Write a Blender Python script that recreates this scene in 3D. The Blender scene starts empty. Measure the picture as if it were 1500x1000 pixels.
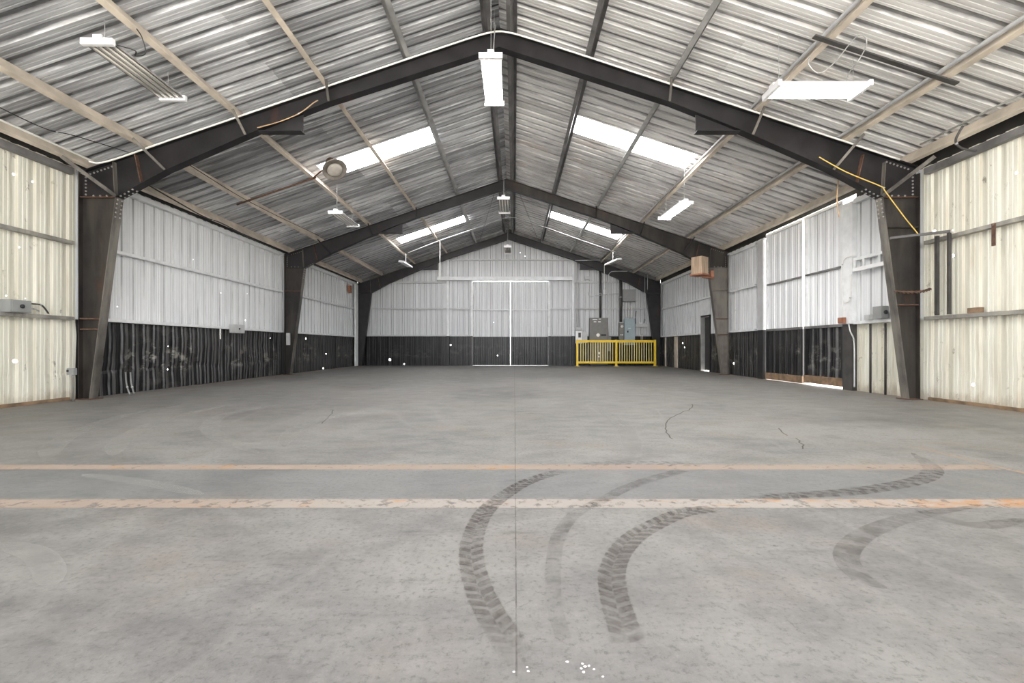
import bpy, bmesh, math, random
from mathutils import Vector, Matrix, noise

random.seed(7)
SC = bpy.context.scene
COL = SC.collection

# ------------------------------------------------------------------ measures
F, VX, VY, CX, H = 670.0, 753.5, 508.0, 0.23, 0.80      # focal (px), vanishing point, camera x and height
WX = 6.5                                                # inner face of the side walls
YB = 19.7                                               # inner face of the end wall
YF = -4.0                                               # the end behind the camera stands open
SL, SR = 0.342, 0.330                                   # roof slopes, left and right
RIDGE = 5.64                                            # top of the rafters at the ridge
ROOF = 5.868                                            # underside of the roof sheet at the ridge
FR = (7.0, 13.2, 19.35)                                 # frames
RIB = 0.71 / 3
BAND = 1.225                                            # height of the black lower band

def P(px, py, Y):
    return Vector((CX + (px - VX) * Y / F, Y, H + (VY - py) * Y / F))
def floor_pt(px, py, z=0.0):
    Y = H * F / (py - VY)
    return Vector((CX + (px - VX) * Y / F, Y, z))
def side_pt(px, py, X):                                 # point on the plane x = X
    Y = (X - CX) * F / (px - VX)
    return Vector((X, Y, H + (VY - py) * Y / F))
def slope(x): return SL if x < 0 else SR
def rtop(x): return RIDGE - slope(x) * abs(x)
def roofz(x): return ROOF - slope(x) * abs(x)

# ------------------------------------------------------------------ materials
class N:
    def __init__(s, name):
        s.m = bpy.data.materials.new(name); s.m.use_nodes = True
        s.t = s.m.node_tree; s.t.nodes.clear()
        s.out = s.t.nodes.new('ShaderNodeOutputMaterial')
        s.pos = s.t.nodes.new('ShaderNodeNewGeometry').outputs['Position']
    def n(s, t, **k):
        x = s.t.nodes.new(t)
        for a, b in k.items(): setattr(x, a, b)
        return x
    def link(s, a, b): s.t.links.new(a, b)
    def put(s, sock, v):
        if isinstance(v, bpy.types.NodeSocket): s.link(v, sock)
        else: sock.default_value = v
    def math(s, op, a, b=0.0, c=0.0):
        x = s.n('ShaderNodeMath', operation=op)
        s.put(x.inputs[0], a); s.put(x.inputs[1], b); s.put(x.inputs[2], c)
        return x.outputs[0]
    def sep(s, v=None):
        x = s.n('ShaderNodeSeparateXYZ'); s.put(x.inputs[0], v or s.pos); return x.outputs
    def comb(s, a, b, c):
        x = s.n('ShaderNodeCombineXYZ')
        for i, v in enumerate((a, b, c)): s.put(x.inputs[i], v)
        return x.outputs[0]
    def scale(s, v, sc):
        x = s.n('ShaderNodeVectorMath', operation='MULTIPLY'); s.put(x.inputs[0], v); x.inputs[1].default_value = sc
        return x.outputs[0]
    def obj(s):
        return s.n('ShaderNodeTexCoord').outputs['Object']
    def noise(s, vec=None, sc=(1, 1, 1), scale=1.0, detail=4.0, rough=.55, dist=0.0):
        x = s.n('ShaderNodeTexNoise')
        s.link(s.scale(vec or s.pos, sc), x.inputs['Vector'])
        x.inputs['Scale'].default_value = scale; x.inputs['Detail'].default_value = detail
        x.inputs['Roughness'].default_value = rough; x.inputs['Distortion'].default_value = dist
        return x.outputs['Fac']
    def white(s, vec):
        x = s.n('ShaderNodeTexWhiteNoise', noise_dimensions='3D'); s.link(vec, x.inputs['Vector']); return x.outputs['Value']
    def ramp(s, fac, lo, hi, a=0.0, b=1.0):
        x = s.n('ShaderNodeMapRange', interpolation_type='SMOOTHSTEP')
        s.put(x.inputs['Value'], fac)
        x.inputs['From Min'].default_value = lo; x.inputs['From Max'].default_value = hi
        x.inputs['To Min'].default_value = a; x.inputs['To Max'].default_value = b
        return x.outputs['Result']
    def mix(s, fac, a, b, blend='MIX'):
        x = s.n('ShaderNodeMix', data_type='RGBA', blend_type=blend)
        s.put(x.inputs[0], fac)
        for i, v in ((6, a), (7, b)):
            if isinstance(v, tuple): v = (*v[:3], 1)
            s.put(x.inputs[i], v)
        return x.outputs[2]
    def bsdf(s, col, rough=.5, metal=0.0, spec=.5, bump=None, bstr=.2, bdist=.01):
        b = s.n('ShaderNodeBsdfPrincipled')
        if isinstance(col, tuple): col = (*col[:3], 1)
        s.put(b.inputs['Base Color'], col); s.put(b.inputs['Roughness'], rough); s.put(b.inputs['Metallic'], metal)
        b.inputs['Specular IOR Level'].default_value = spec
        if bump is not None:
            bp = s.n('ShaderNodeBump'); bp.inputs['Strength'].default_value = bstr; bp.inputs['Distance'].default_value = bdist
            s.link(bump, bp.inputs['Height']); s.link(bp.outputs[0], b.inputs['Normal'])
        return b.outputs[0]
    def done(s, sh):
        s.link(sh, s.out.inputs['Surface']); return s.m
    def holed(s, sh, holes, axis):
        """bullet-like holes right through the sheet: list of (u, z, radius), u along y (side walls) or x (end wall)"""
        if not holes: return s.done(sh)
        sp = s.sep()
        u = sp[1] if axis == 'Y' else sp[0]
        nz = s.noise(scale=16, detail=3)
        cur = None
        for (hu, hz, r) in holes:
            d = s.n('ShaderNodeVectorMath', operation='DISTANCE')
            s.link(s.comb(0.0, u, sp[2]), d.inputs[0]); d.inputs[1].default_value = (0, hu, hz)
            dd = s.math('MULTIPLY_ADD', s.math('SUBTRACT', nz, .5), r * 1.1, d.outputs['Value'])
            f = s.math('LESS_THAN', dd, r * .62)
            cur = f if cur is None else s.math('MAXIMUM', cur, f)
        tr = s.n('ShaderNodeBsdfTransparent').outputs[0]
        mx = s.n('ShaderNodeMixShader'); s.link(cur, mx.inputs[0]); s.link(sh, mx.inputs[1]); s.link(tr, mx.inputs[2])
        return s.done(mx.outputs[0])

def plain(name, col, rough=.5, metal=0.0, var=.12, spec=.5, scale=6.0):
    k = N(name)
    nz = k.noise(k.obj(), scale=scale, detail=5)
    a = tuple(c * (1 - var) for c in col); b = tuple(min(1, c * (1 + var)) for c in col)
    return k.done(k.bsdf(k.mix(k.ramp(nz, .3, .7), a, b), rough, metal, spec))

def emit(name, col, strength):
    k = N(name)
    e = k.n('ShaderNodeEmission'); e.inputs[0].default_value = (*col, 1); e.inputs[1].default_value = strength
    return k.done(e.outputs[0])

def streaks(k, axis_sc, scale):
    return k.noise(sc=axis_sc, scale=scale, detail=5, rough=.6)

def riblines(k, axis, off, c, col, amt):  # rib-edge shading painted into the sheet colour as thin lines
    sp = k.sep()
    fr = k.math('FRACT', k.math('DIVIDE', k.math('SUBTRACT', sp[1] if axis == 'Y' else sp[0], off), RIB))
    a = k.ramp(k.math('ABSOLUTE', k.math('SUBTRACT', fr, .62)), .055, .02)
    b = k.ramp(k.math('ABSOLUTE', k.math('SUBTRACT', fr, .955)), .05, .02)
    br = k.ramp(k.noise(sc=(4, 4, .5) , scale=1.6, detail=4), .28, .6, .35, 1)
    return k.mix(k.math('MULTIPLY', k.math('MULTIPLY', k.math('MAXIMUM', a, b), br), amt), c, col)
def m_cream(name, holes):
    k = N(name)
    c = k.mix(k.ramp(streaks(k, (1, 4.5, .35), 1.6), .35, .7), (.62, .605, .51), (.76, .75, .66))
    rust = k.ramp(streaks(k, (1, 5.0, .28), 2.3), .50, .74)
    big = k.ramp(k.noise(scale=1.1, detail=3), .45, .7)
    c = k.mix(k.math('MULTIPLY', rust, k.math('MULTIPLY_ADD', big, .6, .2)), c, (.42, .33, .21))
    spots = k.ramp(k.noise(sc=(1, 1, .6), scale=8, detail=6, rough=.7), .60, .68)
    low = k.ramp(k.noise(scale=.9, detail=2), .42, .55)
    c = k.mix(k.math('MULTIPLY', k.math('MULTIPLY', spots, low), .7), c, (.16, .13, .10))
    sp = k.sep()                                                       # splashed mud, ragged, near the sill
    mud = k.ramp(k.math('MULTIPLY_ADD', k.noise(sc=(1, 3, 1), scale=3, detail=6, rough=.7), .55, sp[2]), .48, .28)
    c = k.mix(k.math('MULTIPLY', mud, .6), c, (.30, .24, .17))
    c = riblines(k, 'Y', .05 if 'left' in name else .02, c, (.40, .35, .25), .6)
    return k.holed(k.bsdf(c, .55), holes, 'Y')

def m_white(name, holes, axis):
    k = N(name)
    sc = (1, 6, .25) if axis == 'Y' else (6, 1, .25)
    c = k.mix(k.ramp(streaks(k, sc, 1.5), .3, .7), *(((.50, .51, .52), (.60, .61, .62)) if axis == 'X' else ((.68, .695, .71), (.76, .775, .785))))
    st = k.ramp(k.noise(sc=sc, scale=2.2, detail=6, rough=.7), .62, .80)
    c = k.mix(k.math('MULTIPLY', st, .25), c, (.40, .40, .40))
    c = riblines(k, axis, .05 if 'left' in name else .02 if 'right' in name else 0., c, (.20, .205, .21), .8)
    return k.holed(k.bsdf(c, .42), holes, axis)

def m_black(name, holes, axis, scuff=.5):
    k = N(name)
    sc = (1, 7, .3) if axis == 'Y' else (7, 1, .3)
    c = k.mix(k.ramp(streaks(k, sc, 2.0), .42, .72), (.0025, .0025, .0033), (.022, .0217, .023))
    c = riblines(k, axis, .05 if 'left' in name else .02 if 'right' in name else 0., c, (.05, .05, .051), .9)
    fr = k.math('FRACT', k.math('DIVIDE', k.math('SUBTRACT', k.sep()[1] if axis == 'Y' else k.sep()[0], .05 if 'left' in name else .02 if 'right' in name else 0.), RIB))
    flat_sheen = k.math('MULTIPLY', k.math('MULTIPLY', k.ramp(fr, .12, .18), k.ramp(fr, .46, .40)), k.ramp(k.noise(sc=(3, 3, .6), scale=1.4, detail=5), .30, .55))  # sheen of the flats between grooves, painted as lighter bands
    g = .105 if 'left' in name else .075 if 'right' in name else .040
    c = k.mix(k.math('MULTIPLY', flat_sheen, .85), c, (g, g * .985, g))
    sf = k.ramp(k.noise(sc=(1, 1, 1.6), scale=2.6, detail=7, rough=.75), .50, .62)
    z_ = k.sep()[2]
    belt = k.math('MULTIPLY', k.ramp(z_, .28, .45), k.ramp(z_, 1.0, .62))
    zone = k.math('MULTIPLY', k.ramp(k.noise(sc=(.8, .8, .5), scale=.7, detail=2), .42, .54), k.math('MULTIPLY_ADD', belt, .85, .15))
    c = k.mix(k.math('MULTIPLY', k.math('MULTIPLY', sf, zone), scuff), c, (.26, .25, .22))
    return k.holed(k.bsdf(c, .32, spec=.35), holes, axis)

def m_roof(name, off, warm, lo, hi):
    """galvanised sheet with grime and painted-in groove shade in the flutes; every sheet its own tone, with laps across the slope"""
    k = N(name)
    sp = k.sep()
    yy = k.math('DIVIDE', k.math('SUBTRACT', sp[1], off), RIB)
    fr = k.math('FRACT', yy)
    wob = k.math('MULTIPLY', k.math('SUBTRACT', k.noise(sc=(1.2, 1, 1), scale=2.0, detail=4), .5), .22)
    fw = k.math('ADD', fr, wob)
    flute = k.math('MULTIPLY', k.ramp(fw, .60, .70), k.ramp(fw, 1.02, .94))  # darkens the grooves: grime together with shade put into the colour
    xa = k.math('ABSOLUTE', sp[0])
    lap = k.math('GREATER_THAN', xa, 3.25)
    rib_id = k.math('FLOOR', yy)
    sheet = k.math('FLOOR', k.math('DIVIDE', yy, 3.0))
    t1 = k.white(k.comb(sheet, lap, .37)); t2 = k.white(k.comb(rib_id, lap, 2.1))
    streak = k.noise(sc=(.35, 9, .35), scale=1.6, detail=6, rough=.65)
    blot = k.noise(sc=(.6, 1, .6), scale=.8, detail=3)
    tone = k.math('MULTIPLY_ADD', t1, .30, k.math('MULTIPLY_ADD', t2, .16, k.math('MULTIPLY_ADD', streak, .9, k.math('MULTIPLY', blot, .5))))
    c = k.mix(k.ramp(tone, .66, 1.25), lo, hi)
    stain = k.ramp(k.noise(sc=(.5, 1.6, .5), scale=1.3, detail=4), .55, .72)
    c = k.mix(k.math('MULTIPLY', stain, .5), c, warm)
    g = k.math('MULTIPLY', flute, k.math('MULTIPLY_ADD', k.ramp(k.noise(sc=(.8, 4, .8), scale=1.7, detail=5), .25, .6), .60, .16))
    c = k.mix(g, c, (.085, .085, .09))
    fine = k.ramp(k.math('ABSOLUTE', k.math('SUBTRACT', k.math('FRACT', k.math('MULTIPLY', fr, 4.0)), .5)), .44, .5)
    c = k.mix(k.math('MULTIPLY', fine, .35), c, (.16, .16, .165))
    return k.done(k.bsdf(c, .5, .12, .4))

def m_steel(name, base, rust, amount, dust=None):
    k = N(name)
    c = k.mix(k.ramp(k.noise(scale=3, detail=5), .3, .7), tuple(x * .6 for x in base), tuple(x * 1.3 for x in base))
    r = k.ramp(k.noise(sc=(1.4, 1, .6), scale=1.7, detail=6, rough=.65), .74 - amount, .90 - amount)
    c = k.mix(r, c, rust)
    if dust:
        d = k.ramp(k.noise(sc=(3, 3, .5), scale=1.2, detail=5, rough=.65), .40, .68)
        c = k.mix(d, c, dust)
    return k.done(k.bsdf(c, .46, .15, .45))

def m_floor():
    k = N('concrete_floor')
    big = k.noise(sc=(.55, .8, 1), scale=.9, detail=6, rough=.65, dist=.8)
    mid = k.noise(sc=(.8, 1.2, 1), scale=3.4, detail=8, rough=.72)
    fine = k.noise(scale=42, detail=6, rough=.78)
    c = k.mix(k.ramp(big, .32, .68), (.130, .128, .126), (.245, .241, .232))
    c = k.mix(k.ramp(mid, .36, .70, 0, .65), c, (.275, .270, .258))
    c = k.mix(k.ramp(mid, .50, .26, 0, .50), c, (.115, .113, .111))
    br = k.ramp(k.noise(sc=(.8, 1, 1), scale=1.5, detail=6, rough=.65), .50, .72)
    c = k.mix(k.math('MULTIPLY', br, .6), c, (.225, .190, .155))
    sw = k.ramp(k.math('ABSOLUTE', k.math('SUBTRACT', k.noise(sc=(.5, .22, 1), scale=1.0, detail=2, dist=2.2), .5)), .04, .0)
    c = k.mix(k.math('MULTIPLY', sw, .25), c, (.30, .295, .28))
    sk = k.ramp(k.noise(sc=(.8, 3.6, 1), scale=2.2, detail=7, rough=.72), .56, .72)
    c = k.mix(k.math('MULTIPLY', sk, .62), c, (.088, .085, .083))
    st = k.ramp(k.noise(sc=(.6, 2.0, 1), scale=5.0, detail=7, rough=.75), .58, .74)
    c = k.mix(k.math('MULTIPLY', st, .55), c, (.10, .095, .09))
    fl = k.ramp(k.noise(sc=(1, 1.6, 1), scale=7, detail=8, rough=.8), .62, .72)
    pz = k.ramp(k.noise(sc=(.7, 1, 1), scale=1.3, detail=3), .50, .62)
    c = k.mix(k.math('MULTIPLY', k.math('MULTIPLY', fl, pz), .6), c, (.40, .395, .38))
    c = k.mix(k.ramp(fine, .50, .66, 0, .62), c, (.085, .083, .08))
    c = k.mix(k.ramp(fine, .46, .30, 0, .35), c, (.32, .315, .30))
    pit = k.ramp(k.noise(sc=(1, 1.3, 1), scale=16, detail=4, rough=.65), .66, .72)
    c = k.mix(k.math('MULTIPLY', pit, .5), c, (.055, .05, .046))
    sp = k.sep()                                                       # blue-grey worn lane between the two painted lines
    lane = k.math('MULTIPLY', k.ramp(sp[1], 2.38, 2.46), k.ramp(sp[1], 3.02, 2.95))
    c = k.mix(k.math('MULTIPLY', lane, .38), c, (.130, .142, .152))
    dust = k.math('MULTIPLY', k.ramp(k.math('ABSOLUTE', sp[0]), 5.75, 6.4), k.ramp(k.noise(sc=(1, .6, 1), scale=1.6, detail=6, rough=.7), .36, .58))
    c = k.mix(k.math('MULTIPLY', dust, .55), c, (.27, .225, .18))
    c = k.mix(1.0, c, (.815, .805, .80), 'MULTIPLY')
    h = k.math('ADD', k.math('MULTIPLY', mid, .5), fine)
    rgh = k.ramp(big, .3, .7, .48, .66)
    return k.done(k.bsdf(c, rgh, 0, .35, bump=h, bstr=.35, bdist=.005))

def m_mark(name, col, alpha, lo=.35, hi=.65, scale=14.0, col2=None, l2=.55, h2=.62, sc2=(1, 1, 1), sscale=1.2, fade=False, right=False):
    """worn flat mark on the floor, broken up so that the concrete shows through"""
    k = N(name)
    c = col
    if col2: c = k.mix(k.ramp(k.noise(sc=sc2, scale=sscale, detail=6, rough=.7), l2, h2), col, col2)
    if right:                                                          # fresher orange towards the right-hand wall
        c = k.mix(k.math('MULTIPLY', k.ramp(k.sep()[0], 1.5, 3.0), k.ramp(k.noise(sc=(1, 2.5, 1), scale=4, detail=6, rough=.7), .42, .58)), c, col2)
    if right: c = k.mix(k.ramp(k.sep()[0], -.3, -1.6, 0, .8), c, (.275, .215, .175))
    b = k.bsdf(c, .7, 0, .3)
    f = k.ramp(k.noise(scale=scale, detail=6, rough=.7), lo, hi, 0, alpha)
    if fade:
        f = k.math('MULTIPLY', f, k.ramp(k.sep()[1], 1.06, 1.45))
        f = k.math('MULTIPLY', f, k.ramp(k.noise(scale=2.2, detail=2), .30, .55, .35, 1))
    tr = k.n('ShaderNodeBsdfTransparent').outputs[0]
    mx = k.n('ShaderNodeMixShader'); k.link(f, mx.inputs[0]); k.link(tr, mx.inputs[1]); k.link(b, mx.inputs[2])
    return k.done(mx.outputs[0])

def m_skylight(s):
    k = N('translucent_fibreglass')
    sp = k.sep()
    l = k.ramp(k.noise(sc=(1.4, 26, 1.4), scale=1.5, detail=5, rough=.75), .40, .50)
    e = k.n('ShaderNodeEmission')
    k.link(k.mix(l, (.030, .026, .027), (1, .98, .99)), e.inputs[0]); e.inputs[1].default_value = s
    return k.done(e.outputs[0])

def side_holes(X, lst):
    out = []
    for (px, py, r) in lst:
        p = side_pt(px, py, X); out.append((p.y, p.z, r))
    return out
def back_holes(lst):
    return [(P(px, py, YB).x, P(px, py, YB).z, r) for (px, py, r) in lst]

M = {}
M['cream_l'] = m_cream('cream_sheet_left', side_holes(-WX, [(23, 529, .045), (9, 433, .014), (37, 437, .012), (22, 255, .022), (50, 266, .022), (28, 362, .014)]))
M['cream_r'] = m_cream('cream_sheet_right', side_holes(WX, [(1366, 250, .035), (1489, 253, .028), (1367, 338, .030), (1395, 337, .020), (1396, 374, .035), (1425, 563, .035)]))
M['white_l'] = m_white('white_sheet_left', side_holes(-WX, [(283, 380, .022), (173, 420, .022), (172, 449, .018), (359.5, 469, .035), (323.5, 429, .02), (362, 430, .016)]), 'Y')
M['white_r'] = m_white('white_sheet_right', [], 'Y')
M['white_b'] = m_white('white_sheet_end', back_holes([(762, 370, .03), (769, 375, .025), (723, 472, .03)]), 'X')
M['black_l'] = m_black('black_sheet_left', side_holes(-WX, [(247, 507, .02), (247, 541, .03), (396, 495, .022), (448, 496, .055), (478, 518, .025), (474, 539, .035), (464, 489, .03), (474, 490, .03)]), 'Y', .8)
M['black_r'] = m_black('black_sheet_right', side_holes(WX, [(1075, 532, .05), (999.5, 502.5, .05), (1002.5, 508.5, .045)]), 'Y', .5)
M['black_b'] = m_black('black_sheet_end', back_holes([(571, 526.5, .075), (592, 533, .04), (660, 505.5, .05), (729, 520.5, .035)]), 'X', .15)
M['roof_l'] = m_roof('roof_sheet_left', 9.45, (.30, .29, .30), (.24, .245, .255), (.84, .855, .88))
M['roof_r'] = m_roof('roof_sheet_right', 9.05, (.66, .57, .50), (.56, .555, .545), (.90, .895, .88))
M['steel'] = m_steel('dark_painted_steel', (.018, .0165, .018), (.055, .025, .017), .14)
M['steel_col'] = m_steel('weathered_column_steel', (.022, .019, .018), (.070, .030, .017), .17, (.050, .043, .036))
M['flange'] = m_steel('dusty_flange_steel', (.085, .078, .070), (.14, .08, .05), .16, (.20, .185, .16))
M['steel2'] = m_steel('grey_brown_column_steel', (.13, .115, .10), (.15, .085, .055), .12, (.19, .175, .155))
M['floor'] = m_floor()
M['cream_paint'] = plain('cream_purlin_paint', (.60, .53, .44), .5, 0, .22, scale=2.5)
M['galv'] = plain('galvanised_grey', (.40, .40, .39), .42, .25, .25, scale=3)
M['darkgalv'] = plain('sooty_galvanised', (.17, .165, .165), .5, .2, .35, scale=3)
M['white_paint'] = plain('white_painted_steel', (.74, .755, .76), .45, 0, .08)
M['white_gloss'] = plain('white_enamel', (.82, .82, .83), .35, 0, .03)
M['end_white'] = plain('end_wall_white_steel', (.60, .61, .615), .45, 0, .08)
M['old_girt'] = m_steel('weathered_girt', (.25, .24, .22), (.28, .16, .09), .16, (.38, .36, .31))
M['grey_box'] = plain('grey_enamel', (.25, .255, .25), .4, 0, .08)
M['lt_grey'] = plain('light_grey_enamel', (.45, .455, .455), .4, 0, .08)
M['cab'] = plain('olive_grey_enamel', (.165, .16, .145), .45, 0, .08)
M['blue_grey'] = plain('blue_grey_enamel', (.30, .37, .40), .4, 0, .06)
M['emt'] = plain('conduit_metal', (.55, .56, .57), .35, .5, .08)
M['dk_pipe'] = plain('dark_pipe', (.055, .052, .05), .5, .1, .2)
M['white_pipe'] = plain('white_conduit', (.74, .73, .69), .45, 0, .05)
M['yellow'] = plain('yellow_enamel', (.82, .55, .03), .4, 0, .06)
M['pale_yellow'] = plain('pale_yellow_enamel', (.80, .66, .25), .4, 0, .06)
M['blackp'] = plain('black_plastic', (.012, .012, .013), .4, 0, .1)
M['rust'] = plain('rust', (.095, .05, .032), .8, 0, .4, scale=14)
M['wood'] = plain('weathered_plank', (.19, .125, .075), .75, 0, .35, scale=8)
k = N('plywood'); gr = k.noise(k.obj(), sc=(14, 14, .8), scale=2.2, detail=6)
M['ply'] = k.done(k.bsdf(k.mix(k.ramp(gr, .3, .7), (.30, .21, .14), (.55, .43, .31)), .7))
M['redwood'] = plain('red_brown_board', (.30, .13, .075), .7, 0, .2)
M['cable'] = plain('black_cable_rubber', (.02, .02, .022), .55, 0, .1)
M['cord_y'] = plain('yellow_cord', (.62, .42, .10), .55, 0, .1)
M['cord_o'] = plain('tan_cord', (.42, .28, .16), .6, 0, .1)
M['wire'] = plain('hanger_wire', (.42, .42, .42), .4, .4, .05)
M['alu'] = plain('specular_reflector', (.80, .79, .76), .22, .55, .05)
M['tube_off'] = plain('unlit_fluorescent_glass', (.70, .68, .62), .2, 0, .03)
M['tube_on'] = emit('lit_fluorescent_tube', (1, .97, .93), 60.0)
M['old_dish'] = plain('tarnished_dish', (.26, .235, .21), .35, .2, .3)
M['lens'] = plain('prismatic_lens', (.62, .62, .60), .25, 0, .1)
M['lamp_glass'] = plain('dusty_lamp_glass', (.40, .37, .33), .15, 0, .2)
M['dial'] = plain('white_dial', (.75, .74, .70), .4, 0, .04)
M['bolt'] = plain('bolt_head_steel', (.30, .285, .27), .4, .4, .3)
M['label'] = plain('white_label', (.80, .80, .80), .5, 0, .03)
M['door_dark'] = plain('black_door_paint', (.012, .012, .013), .45, 0, .2)
M['skylight'] = m_skylight(12.0)
M['gap_dark'] = plain('dark_gap_closure', (.018, .017, .017), .7, 0, .2)
M['ground'] = plain('gravel_yard', (.36, .34, .31), .9, 0, .2)
M['mark_dark'] = m_mark('tyre_rubber_mark', (.075, .060, .052), .31, .30, .66, 26, fade=True)
M['mark_soft'] = m_mark('tyre_smear', (.085, .075, .067), .32, .34, .62, 10, fade=True)
M['mark_faint'] = m_mark('faint_tyre_smear', (.10, .083, .071), .36, .30, .65, 12, fade=True)
M['mark_light'] = m_mark('light_wheel_track', (.36, .35, .33), .36, .25, .65, 5)
M['line_a'] = m_mark('peach_floor_line', (.285, .225, .185), .92, .24, .44, 16, (.34, .20, .10), .54, .70, (1, 1, 1), 2.6)
M['line_b'] = m_mark('white_and_orange_floor_line', (.32, .29, .265), .92, .28, .50, 15, (.38, .20, .09), .55, .68, (1, 2.4, 1), 3.2, right=True)
M['crack'] = m_mark('hairline_crack', (.09, .08, .07), .8, .2, .5, 20)
M['joint'] = m_mark('floor_joint', (.12, .11, .10), .5, .25, .6, 6)
M['chip'] = plain('white_paint_chip', (.85, .85, .84), .6, 0, .02)

# ------------------------------------------------------------------ mesh building
class MB:
    def __init__(s): s.v = []; s.f = []; s.mi = []
    def add(s, vs, fs, mi=0):
        b = len(s.v); s.v += [tuple(v) for v in vs]
        for f in fs: s.f.append([b + i for i in f]); s.mi.append(mi)
        return s
    def box(s, x0, x1, y0, y1, z0, z1, mi=0):
        vs = [(x, y, z) for x in (x0, x1) for y in (y0, y1) for z in (z0, z1)]
        return s.add(vs, [(0, 1, 3, 2), (4, 6, 7, 5), (0, 4, 5, 1), (2, 3, 7, 6), (0, 2, 6, 4), (1, 5, 7, 3)], mi)
    def bar(s, a, b, w, h, up=(0, 0, 1), mi=0):                       # rectangular bar from a to b
        a, b = Vector(a), Vector(b); d = (b - a).normalized(); up = Vector(up)
        sx = d.cross(up)
        if sx.length < 1e-4: sx = d.cross(Vector((0, 1, 0)))
        sx.normalize(); sz = sx.cross(d).normalized()
        vs = []
        for p in (a, b):
            for i, j in ((-1, -1), (1, -1), (1, 1), (-1, 1)): vs.append(p + sx * i * w / 2 + sz * j * h / 2)
        return s.add(vs, [(0, 1, 2, 3), (7, 6, 5, 4), (0, 4, 5, 1), (1, 5, 6, 2), (2, 6, 7, 3), (3, 7, 4, 0)], mi)
    def prism(s, poly, d0, d1, axis='Y', mi=0):                       # polygon in the two other axes
        n = len(poly)
        def pt(q, d): return (q[0], d, q[1]) if axis == 'Y' else ((d, q[0], q[1]) if axis == 'X' else (q[0], q[1], d))
        vs = [pt(q, d0) for q in poly] + [pt(q, d1) for q in poly]
        fs = [tuple(range(n)), tuple(range(2 * n - 1, n - 1, -1))]
        fs += [(i, (i + 1) % n + 0, (i + 1) % n + n, i + n) for i in range(n)]
        return s.add(vs, fs, mi)
    def tube(s, pts, r, n=8, mi=0, cap=True):
        pts = [Vector(p) for p in pts]
        t = [(pts[min(i + 1, len(pts) - 1)] - pts[max(i - 1, 0)]).normalized() for i in range(len(pts))]
        u = t[0].cross(Vector((0, 0, 1)))
        if u.length < 1e-3: u = t[0].cross(Vector((0, 1, 0)))
        u.normalize(); vs = []
        for i, p in enumerate(pts):
            u = (u - t[i] * u.dot(t[i])).normalized(); w = t[i].cross(u)
            for k in range(n):
                a = 2 * math.pi * k / n; vs.append(p + (u * math.cos(a) + w * math.sin(a)) * r)
        fs = []
        for i in range(len(pts) - 1):
            for k in range(n):
                fs.append((i * n + k, i * n + (k + 1) % n, (i + 1) * n + (k + 1) % n, (i + 1) * n + k))
        if cap: fs += [tuple(range(n))[::-1], tuple(range((len(pts) - 1) * n, len(pts) * n))]
        return s.add(vs, fs, mi)
    def lathe(s, prof, c, axis=(0, 0, 1), n=24, mi=0):                # prof: (radius, height)
        ax = Vector(axis).normalized(); u = ax.orthogonal().normalized(); w = ax.cross(u); c = Vector(c); vs = []
        for r, h in prof:
            for k in range(n):
                a = 2 * math.pi * k / n; vs.append(c + ax * h + (u * math.cos(a) + w * math.sin(a)) * max(r, 1e-4))
        fs = [(i * n + k, i * n + (k + 1) % n, (i + 1) * n + (k + 1) % n, (i + 1) * n + k) for i in range(len(prof) - 1) for k in range(n)]
        fs += [tuple(range(n))[::-1], tuple(range((len(prof) - 1) * n, len(prof) * n))]
        return s.add(vs, fs, mi)
    def build(s, name, mats, parent=None, smooth=False, bevel=0.0, recalc=True, origin=None):
        me = bpy.data.meshes.new(name)
        off = Vector(origin) if origin is not None else (parent.location.copy() if parent and parent.type == 'EMPTY' else Vector((0, 0, 0)))
        if parent and parent.type != 'EMPTY': off = Vector(parent.get('_o', (0, 0, 0)))
        me.from_pydata([tuple(Vector(v) - off) for v in s.v], [], s.f)
        mats = mats if isinstance(mats, (list, tuple)) else [mats]
        for m in mats: me.materials.append(M[m])
        for p, i in zip(me.polygons, s.mi): p.material_index = i; p.use_smooth = smooth
        if recalc:
            bm = bmesh.new(); bm.from_mesh(me); bmesh.ops.recalc_face_normals(bm, faces=bm.faces)
            if bevel: bmesh.ops.bevel(bm, geom=list(bm.edges), offset=bevel, segments=2, affect='EDGES', clamp_overlap=True)
            bm.to_mesh(me); bm.free()
        me.update()
        o = bpy.data.objects.new(name, me); COL.objects.link(o)
        if parent: o.parent = parent
        elif origin is not None: o.location = off
        o['_o'] = tuple(off)
        return o

def empty(name, loc, label, cat, group=None):
    o = bpy.data.objects.new(name, None); o.location = loc; COL.objects.link(o)
    return tag(o, label, cat, group)
def tag(o, label, cat, group=None):
    o['label'] = label; o['category'] = cat; o['kind'] = 'thing'
    if group: o['group'] = group
    return o
def struct(o, label=None, cat=None):
    o['kind'] = 'structure'
    if label: o['label'] = label; o['category'] = cat
    return o
def clip(o, pts, r, m='wire'):                                         # strap that fixes a pipe or cable to what carries it
    k = len(pts) // 2; p = Vector(pts[k]); q = Vector(pts[k - 1]); d = (p - q).normalized(); c = (p + q) / 2
    MB().tube([c - d * .012, c + d * .012], r * 1.25 + .001, 8).build('mounting_clip', m, o)
    return o
def curve_pts(pts, k=8):                                               # Catmull-Rom through points
    pts = [Vector(p) for p in pts]; out = []
    for i in range(len(pts) - 1):
        p0, p1, p2, p3 = pts[max(i - 1, 0)], pts[i], pts[i + 1], pts[min(i + 2, len(pts) - 1)]
        for j in range(k):
            t = j / k
            out.append(.5 * ((2 * p1) + (p2 - p0) * t + (2 * p0 - 5 * p1 + 4 * p2 - p3) * t * t + (3 * p1 - p0 - 3 * p2 + p3) * t ** 3))
    return out + [pts[-1]]

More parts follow.
